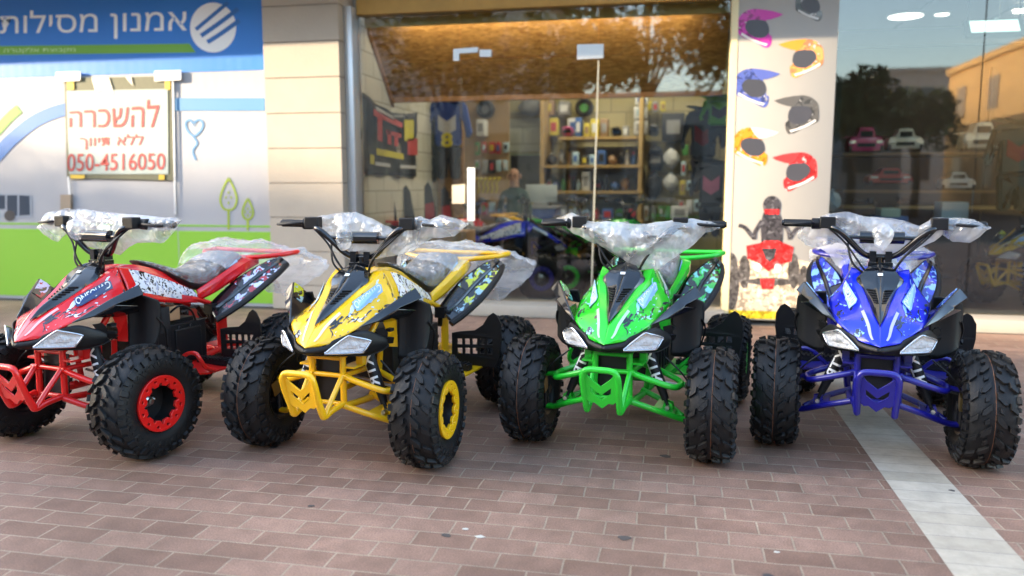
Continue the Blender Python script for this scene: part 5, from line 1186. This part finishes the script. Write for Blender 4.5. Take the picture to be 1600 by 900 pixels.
for rw, v0 in enumerate((222, 250, 316)):
    for ci, u in enumerate(range(742, 788, 11)):
        cn, cm = pr.choice(COLN); w_, h_ = pr.uniform(6, 10), pr.uniform(14, 22)
        goods('goods_pouch', f'{cn} pouch on the tan board, {["top", "middle", "lowest"][rw]} row, {ORD[ci]} from riding suit', 'pouch', (u, v0, u+w_, v0+h_), 10.1, .06, cm, pr.choice(COLN)[1], 'pouches hung on the tan board')
# panel of white tiles, framed dark picture, counter with a white screen, yellow letters
o = art('tiled_panel', [[(786, 186), (852, 184), (852, 236), (786, 238)]], 11.15, .04, brickwall('white_tiles', (.60, .64, .55), (.66, .69, .60), (.35, .36, .3), .5, .24)); tag(o, 'white tiled panel on the back wall above the dark picture', 'panel')
t = thing('wall_picture', 'dark framed picture behind the seated person', 'picture', tuple(at(824, 300, 11.1)))
o = inpar(art('picture_frame', [[(794, 239), (853, 239), (853, 300), (794, 300)], [(798, 243), (849, 243), (849, 296), (798, 296)][::-1]], 11.1, .04, mat('frame_pale_green', (.42, .50, .34), .5)), t)
o = inpar(art('picture_panel', [[(798, 243), (849, 243), (849, 296), (798, 296)]], 11.115, .02, mat('picture_dark', (.05, .045, .03), .3, vary=.4)), t)
t = thing('shop_counter', 'blue shop counter carrying a white screen beside the seated person', 'counter', tuple(at(845, 345, 10.0)))
zc = at(845, 322, 10.0).z
org = Vector(t.location)
a, b = at(818, 322, 10.0), at(868, 322, 10.0)
obj('counter_body', boxm((a.x-org.x, 0, -org.z), (b.x-org.x, .5, zc-org.z-.03), .01), mat('counter_blue', (.02, .05, .22), .4), t); obj('counter_top', boxm((a.x-org.x-.02, -.02, zc-org.z-.03), (b.x-org.x+.02, .52, zc-org.z), .006), mat('counter_grey', (.3, .3, .3), .4), t)
t = thing('white_screen', 'white back of a screen standing on the blue counter', 'screen', (at(846, 322, 10.1).x, 10.1, zc)); 
obj('screen_back', boxm((-.20, -.02, .05), (.20, .02, .27), .008), mat('screen_grey', (.45, .50, .50), .4), t); obj('screen_foot', boxm((-.09, -.06, 0), (.09, .06, .05), .005), g_gr, t)
for k in range(7):
    u = 735+k*7; q = at(u, 290, 9.9); t = thing('yellow_toy', f'yellow plastic piece in the row behind the door handle, {ORD[k]} from the handle side', 'toy', (q.x, 9.9, at(u, 302, 9.9).z), 0, 'yellow pieces behind the door')
    bm = bmesh.new(); tube(bm, [(-.02, 0, 0), (.0, 0, .07), (-.015, 0, .12), (.02, 0, .17)], .012); obj('stem', finish(bm, 'st'), g_y, t)
    bm = bmesh.new(); bmesh.ops.create_icosphere(bm, subdivisions=2, radius=.022, matrix=Matrix.Translation((.02, 0, .18))); obj('head', finish(bm, 'hd'), g_y, t)

# seated person
def person(loc):
    t = thing('person', 'bald person in a dark green shirt and blue jeans seated inside the shop', 'person', loc)
    me = bpy.data.meshes.new('body')
    V = [(0, 0, .50), (0, .0, .66), (0, .0, .86), (0, -.01, 1.0), (0, -.02, 1.09), (0, -.03, 1.16), (0, -.03, 1.24), (0, -.02, 1.31)]
    Rr = [(.125, .10), (.11, .085), (.115, .09), (.10, .075), (.048, .05), (.062, .075), (.07, .085), (.05, .06)]
    E = [(i, i+1) for i in range(7)]
    for s in (1, -1):
        b = len(V); V += [(s*.145, 0, 1.0), (s*.20, -.02, .76), (s*.19, -.16, .60), (s*.18, -.22, .58)]; Rr += [(.048, .048), (.038, .038), (.034, .034), (.03, .035)]; E += [(3, b), (b, b+1), (b+1, b+2), (b+2, b+3)]
        b = len(V); V += [(s*.10, -.04, .48), (s*.14, -.42, .49), (s*.13, -.42, .10), (s*.14, -.55, .05)]; Rr += [(.085, .085), (.06, .06), (.042, .042), (.04, .035)]; E += [(0, b), (b, b+1), (b+1, b+2), (b+2, b+3)]
    me.from_pydata(V, E, [])
    o = bpy.data.objects.new('body', me); link(o, t)
    o.modifiers.new('skin', 'SKIN'); sub = o.modifiers.new('sub', 'SUBSURF'); sub.levels = 2; sub.render_levels = 2
    for i, r_ in enumerate(Rr): me.skin_vertices[0].data[i].radius = r_
    me.skin_vertices[0].data[0].use_root = True
    m, tr, n, l = nodes('person_colours'); b = n['Principled BSDF']; b.inputs['Roughness'].default_value = .8
    tc = n.new('ShaderNodeTexCoord'); sx = n.new('ShaderNodeSeparateXYZ'); l.new(tc.outputs['Object'], sx.inputs[0])
    r_ = n.new('ShaderNodeValToRGB'); r_.color_ramp.interpolation = 'CONSTANT'; e = r_.color_ramp.elements
    mr = n.new('ShaderNodeMapRange'); mr.inputs['From Max'].default_value = 1.5; l.new(sx.outputs[2], mr.inputs['Value']); l.new(mr.outputs[0], r_.inputs[0]); l.new(r_.outputs[0], b.inputs['Base Color'])
    e[0].color = (.02, .02, .02, 1); e[0].position = 0; e[1].position = .06; e[1].color = (.02, .06, .16, 1)
    x = e.new(.375); x.color = (.01, .045, .04, 1); x = e.new(.715); x.color = (.42, .24, .16, 1)
    me.materials.append(m)
    for s in (1, -1):
        bm = bmesh.new(); bmesh.ops.create_icosphere(bm, subdivisions=2, radius=.011, matrix=Matrix.Translation((s*.03, -.122, 1.225))); obj('eye', finish(bm, 'eye'), g_k, t)
        bm = bmesh.new(); bmesh.ops.create_icosphere(bm, subdivisions=2, radius=1, matrix=Matrix.Translation((s*.082, -.03, 1.21)) @ Matrix.Diagonal((.012, .02, .034, 1))); obj('ear', finish(bm, 'ear'), mat('skin', (.42, .24, .16), .6), t)
    bm = bmesh.new(); plate(bm, [(-.012, -.118, 1.185), (.012, -.118, 1.185), (.0, -.128, 1.225)], .02); obj('nose', finish(bm, 'nose'), mat('skin', (.42, .24, .16), .6), t)
    bm = bmesh.new(); box(bm, (0, -.112, 1.155), (.045, .012, .008)); obj('mouth', finish(bm, 'mouth'), mat('lip', (.28, .10, .08), .6), t)
q = at(804, 300, 9.9); person((q.x, 9.9, .004))
t = thing('stool', 'round black stool under the seated person', 'stool', (q.x, 9.93, .004))
bm = bmesh.new(); lathe(bm, [(.36, .15), (.385, .165), (.40, .15)], 20, 'z'); obj('seat', finish(bm, 's'), M_MATTE, t)
for k in range(4):
    bm = bmesh.new(); a = k*math.pi/2+.78; tube(bm, [(.17*math.cos(a), .17*math.sin(a), 0), (.1*math.cos(a), .1*math.sin(a), .36)], .012, smooth=False); obj('leg', finish(bm, 'l'), M_STEEL, t)

# more quad bikes and toy cars on show inside
def copy_tree(o, parent=None):
    c = o.copy(); C.objects.link(c); c.parent = parent
    for ch in list(o.children): copy_tree(ch, c)
    return c
for src, (x, y), r_, lb in (('green', (-.35, 8.35), 118, 'dim quad bike with green trim standing inside the shop near the poster'), ('yellow', (-.95, 9.15), 75, 'dim quad bike with yellow trim standing inside the shop before the back shelves'), ('red', (-2.05, 8.35), 140, 'dim quad bike with red trim standing inside the shop below the banner'), ('blue', (-1.30, 7.75), 100, 'dim quad bike with blue trim standing inside the shop behind the glass door'),
    ('yellow', (2.95, 7.75), -70, 'black and yellow quad bike standing inside the right-hand window'), ('blue', (2.25, 9.0), 30, 'dim blue quad bike standing inside the right-hand window, half hidden')):
    c = copy_tree(QUAD[src]); c.location = (x, y, .004); c.rotation_euler.z = R(r_); c['label'] = lb; c['group'] = 'quad bikes on show inside the shop'
for (u0, v0, u1, v1), lb in (((650, 366, 690, 402), 'brown cardboard box behind the glass beside the door, nearer the pillar'), ((690, 362, 728, 402), 'brown cardboard box behind the glass beside the door, nearer the lock')):
    a, b = at(u0, v1, 6.95), at(u1, v0, 6.95); t = carton(((a.x+b.x)/2, 7.15, .004), (b.x-a.x-.01, .34, b.z-.004), 0, lb)
def toycar(u, v0, v1, wpx, Y, m, label):
    a, b = at(u-wpx/2, v1, Y), at(u+wpx/2, v0, Y); w_, h = b.x-a.x, b.z-a.z
    t = thing('toy_car', label, 'toy car', ((a.x+b.x)/2, Y, a.z))
    prof = [(-.5, 0), (.5, 0), (.5, .36), (.42, .56), (.28, .60), (.18, .98), (-.18, .98), (-.28, .60), (-.42, .56), (-.5, .36)]
    bm = bmesh.new(); plate(bm, [(x*w_, 0, .08*h+z_*h*.9) for x, z_ in prof], .5*w_); bmesh.ops.bevel(bm, geom=bm.edges[:], offset=.02*w_, segments=2, affect='EDGES'); obj('body', finish(bm, 'b'), m, t)
    bm = bmesh.new(); box(bm, (0, -.252*w_, .72*h), (.34*w_, .01, .22*h)); obj('windscreen', finish(bm, 'ws'), g_k, t)
    bm = bmesh.new(); box(bm, (0, -.255*w_, .30*h), (.5*w_, .02, .14*h)); obj('grille', finish(bm, 'g'), g_k, t)
    for s_ in (1, -1):
        bm = bmesh.new(); box(bm, (s_*.37*w_, -.255*w_, .42*h), (.16*w_, .02, .10*h)); obj('headlight', finish(bm, 'hl'), M_STEEL, t)
        for yy in (-1, 1):
            bm = bmesh.new(); lathe(bm, [(-.04*w_, .15*h), (.04*w_, .15*h)], 14, M=Matrix.Translation((s_*.44*w_, yy*.2*w_, .15*h))); obj('wheel', finish(bm, 'w'), g_k, t)
    return t
YT2 = 9.6
PK, IV = mat('toy_pink', (.62, .03, .20), .3, coat=.4), mat('toy_ivory', (.66, .68, .60), .3, coat=.4)
toycar(1351, 198, 240, 58, YT2, PK, 'pink ride-on toy car on the high shelf in the right-hand window'); toycar(1412, 200, 236, 58, YT2, IV, 'ivory ride-on toy car on the high shelf beside the pink one'); toycar(1532, 190, 236, 66, YT2, IV, 'ivory ride-on toy car on the high shelf at the window edge'); toycar(1494, 268, 296, 56, YT2, mat('toy_white', (.6, .62, .62), .3), 'white ride-on toy car on the lower shelf in the right-hand window'); toycar(1388, 262, 288, 70, YT2, mat('toy_red', (.5, .03, .02), .3), 'red ride-on toy car on the lower shelf in the right-hand window')
t = thing('toy_shelf', 'long wooden shelves carrying toy cars in the right-hand window', 'shelf', tuple(at(1440, 400, YT2)))
org = Vector(t.location)
for v in (238, 297, 322): 
    z = at(1440, v, YT2-.25).z; obj('shelf_board', boxm((at(1310, v, YT2).x-org.x, -.25, z-org.z-.03), (at(1640, v, YT2).x-org.x, .35, z-org.z)), mat('shelf_dark', (.22, .13, .05), .5) if v < 320 else M_SHELF, t)
for u in (1312, 1560): obj('shelf_upright', boxm((at(u, 300, YT2).x-org.x-.03, .352, -org.z), (at(u, 300, YT2).x-org.x+.03, .40, 2.4-org.z)), M_DARKM, t)
for px, m, kd, lb in (((1470, 316, 1515, 346), g_cy, 'box', 'pale blue carton low in the right-hand window'), ((1290, 300, 1318, 330), g_cy, 'bag', 'pale blue bag beside the helmet poster in the right-hand window'), ((1376, 326, 1408, 340), G('mint', (.35, .5, .4)), 'box', 'flat mint carton low in the right-hand window'), ((1572, 288, 1594, 302), M_CARD, 'box', 'small brown carton hung at the edge of the right-hand window'), ((1366, 338, 1420, 352), g_b, 'box', 'flat blue carton under the mint one in the right-hand window')):
    goods('carton_box' if kd == 'box' else 'goods_bag', lb, 'box' if kd == 'box' else 'bag', px, 8.6, .25, m, None, None, kd)
suit(1592, 190, 330, 7.9, (CL('dark_green', (.03, .06, .05)), CL('dark_green', (.03, .06, .05)), CL('dark_red', (.25, .02, .02))), 'dark green riding suit hanging at the edge of the right-hand window', False, .28)

# ------------------------------------------------------------------ across the street (seen in the glass, and shading the pavement)
def building(label, corners, H, wallm, winm, floors=2, bay=2.6):
    (x0, y0), (x1, y1) = corners; t = thing('street_building', label, 'building', ((x0+x1)/2, (y0+y1)/2, -.01))
    sx, sy = abs(x1-x0)/2, abs(y1-y0)/2
    obj('walls', boxm((-sx, -sy, 0), (sx, sy, H)), wallm, t); obj('parapet', boxm((-sx-.12, -sy-.12, H), (sx+.12, sy+.12, H+.28)), wallm, t)
    fh = H/floors
    for f in range(floors):
        for face in ('y', 'x'):
            L = 2*(sx if face == 'y' else sy); k = max(1, int(L/bay))
            for i in range(k):
                c = -L/2+(i+.5)*L/k; z = f*fh+fh*.35
                if face == 'y': a, b = (c-.55, sy-.02, z), (c+.55, sy+.03, z+fh*.42)
                else:
                    if x0 < 0: a, b = (sx-.02, c-.55, z), (sx+.03, c+.55, z+fh*.42)
                    else: a, b = (-sx-.03, c-.55, z), (-sx+.02, c+.55, z+fh*.42)
                w_ = obj('window', boxm(a, b), winm, t)
    return t
M_WIN = mat('far_window', (.06, .07, .08), .15)
FP1, FP2 = mat('far_plaster', (.55, .52, .50), .85, vary=.08), mat('far_plaster_warm', (.52, .45, .38), .85, vary=.08)
building('tall unseen building across the street, far left, sized to block the low sun', ((-95, -26), (-49.2, -14)), 14.4, FP1, M_WIN, 4)  # out of view; height set to shade the foot of the shop front
building('unseen lower building between the two tall ones, sized to let sun through', ((-49.0, -26), (-40.6, -14)), 12.7, FP2, M_WIN, 4)  # out of view; shaped as a gap so sun reaches the ground by the shop
building('tall unseen building across the street, nearer the shop, sized to block the low sun', ((-40.4, -26), (-27, -14)), 14.4, FP1, M_WIN, 4)  # out of view; height set to keep the quad bikes in shade
building('mid height pale building across the street', ((-26.8, -26), (-19.0, -14)), 11, FP2, M_WIN, 3)
building('lower pale plastered building across the street', ((-18.8, -26), (-4.6, -14.1)), 7.6, mat('far_plaster_warm', (.52, .45, .38), .85, vary=.08), M_WIN, 2)
building('plastered building across the street, orange sunlight put into its wall colour', ((12.4, -28), (27, -9.5)), 6.2, mat('far_sun_tint', (.62, .36, .13), .8, vary=.08), mat('far_window_warm', (.22, .13, .07), .4), 2, 3.2)  # orange of the low sun is put into the wall colour
building('grey plastered low building straight across the street', ((-4.4, -30), (8.5, -20)), 4.6, mat('far_grey', (.35, .34, .33), .85, vary=.08), M_WIN, 1)
building('pale pink building farther along the street', ((13.0, -50), (17.4, -42)), 8.2, mat('far_pink', (.58, .46, .38), .85), M_WIN, 2)
building('cream gabled building farther along the street', ((9.6, -54), (12.6, -46)), 7.2, mat('far_cream', (.6, .5, .36), .85), M_WIN, 2)
def tree(x, y, h, r, label, seed, n=2600):
    rnd = random.Random(seed); t = thing('street_tree', label, 'tree', (x, y, -.01), 0, 'trees across the street')
    bm = bmesh.new(); tube(bm, [(0, 0, 0), (.05, .03, h*.25), (.0, .05, h*.5), (.05, 0, h*.8)], lambda q: .16-.11*q, 8)
    cl = []
    for i in range(15):
        a, e = rnd.uniform(0, 6.28), rnd.uniform(-.3, 1); q = Vector((math.cos(a)*r*rnd.uniform(.3, .8), math.sin(a)*r*rnd.uniform(.3, .8), h*.68+e*r*.65)); cl.append((q, rnd.uniform(.28, .5)*r))
        if i < 7: tube(bm, [(0, .03, h*.42), q*.5+Vector((0, 0, h*.25)), q], lambda s_: .06-.045*s_, 6)
    obj('trunk', finish(bm, 'tk'), mat('bark', (.09, .065, .045), .9), t)
    bm = bmesh.new()
    for i in range(n):
        q, rr = rnd.choice(cl); d = Vector((rnd.gauss(0, 1), rnd.gauss(0, 1), rnd.gauss(0, .8))).normalized()*rr*rnd.uniform(.55, 1.08); p = q+d
        a = Vector((rnd.gauss(0, 1), rnd.gauss(0, 1), rnd.gauss(0, 1))).normalized(); b = a.orthogonal().normalized(); s_ = rnd.uniform(.08, .17)
        bm.faces.new([bm.verts.new(p+a*s_), bm.verts.new(p+b*s_*.5), bm.verts.new(p-a*s_), bm.verts.new(p-b*s_*.5)])
    obj('crown', finish(bm, 'cr', False), mat('leaf_green', (.055, .085, .022), .6, vary=.5, vscale=1.5), t)
for i, (x, y, h, r, lb) in enumerate([(-.9, -9.2, 7.6, 2.2, 'tall street tree straight across the road from the shop door'), (1.9, -10.5, 6.8, 2.1, 'street tree across the road from the helmet poster'), (4.9, -11.2, 4.6, 1.3, 'dark street tree across the road beside the sun-tinted building'), (8.2, -17, 4.6, 1.5, 'rounded street tree in front of the sun-tinted building'), (10.6, -5.2, 5.2, 1.9, 'nearest street tree on the right across the road'), (-6.6, -9.2, 6.6, 2.2, 'street tree before the lower pale building, left one'), (-2.6, -8.4, 6.4, 1.9, 'street tree before the lower pale building, right one'), (-13, -9.5, 5.6, 2.2, 'street tree before the long pale building'), (-24.6, -.2, 7.8, 2.2, 'unseen tree added far left to shade part of the hoarding')]):  # last tree is out of view, added to cast shade on the hoarding
    tree(x, y, h, r, lb, 40+i)
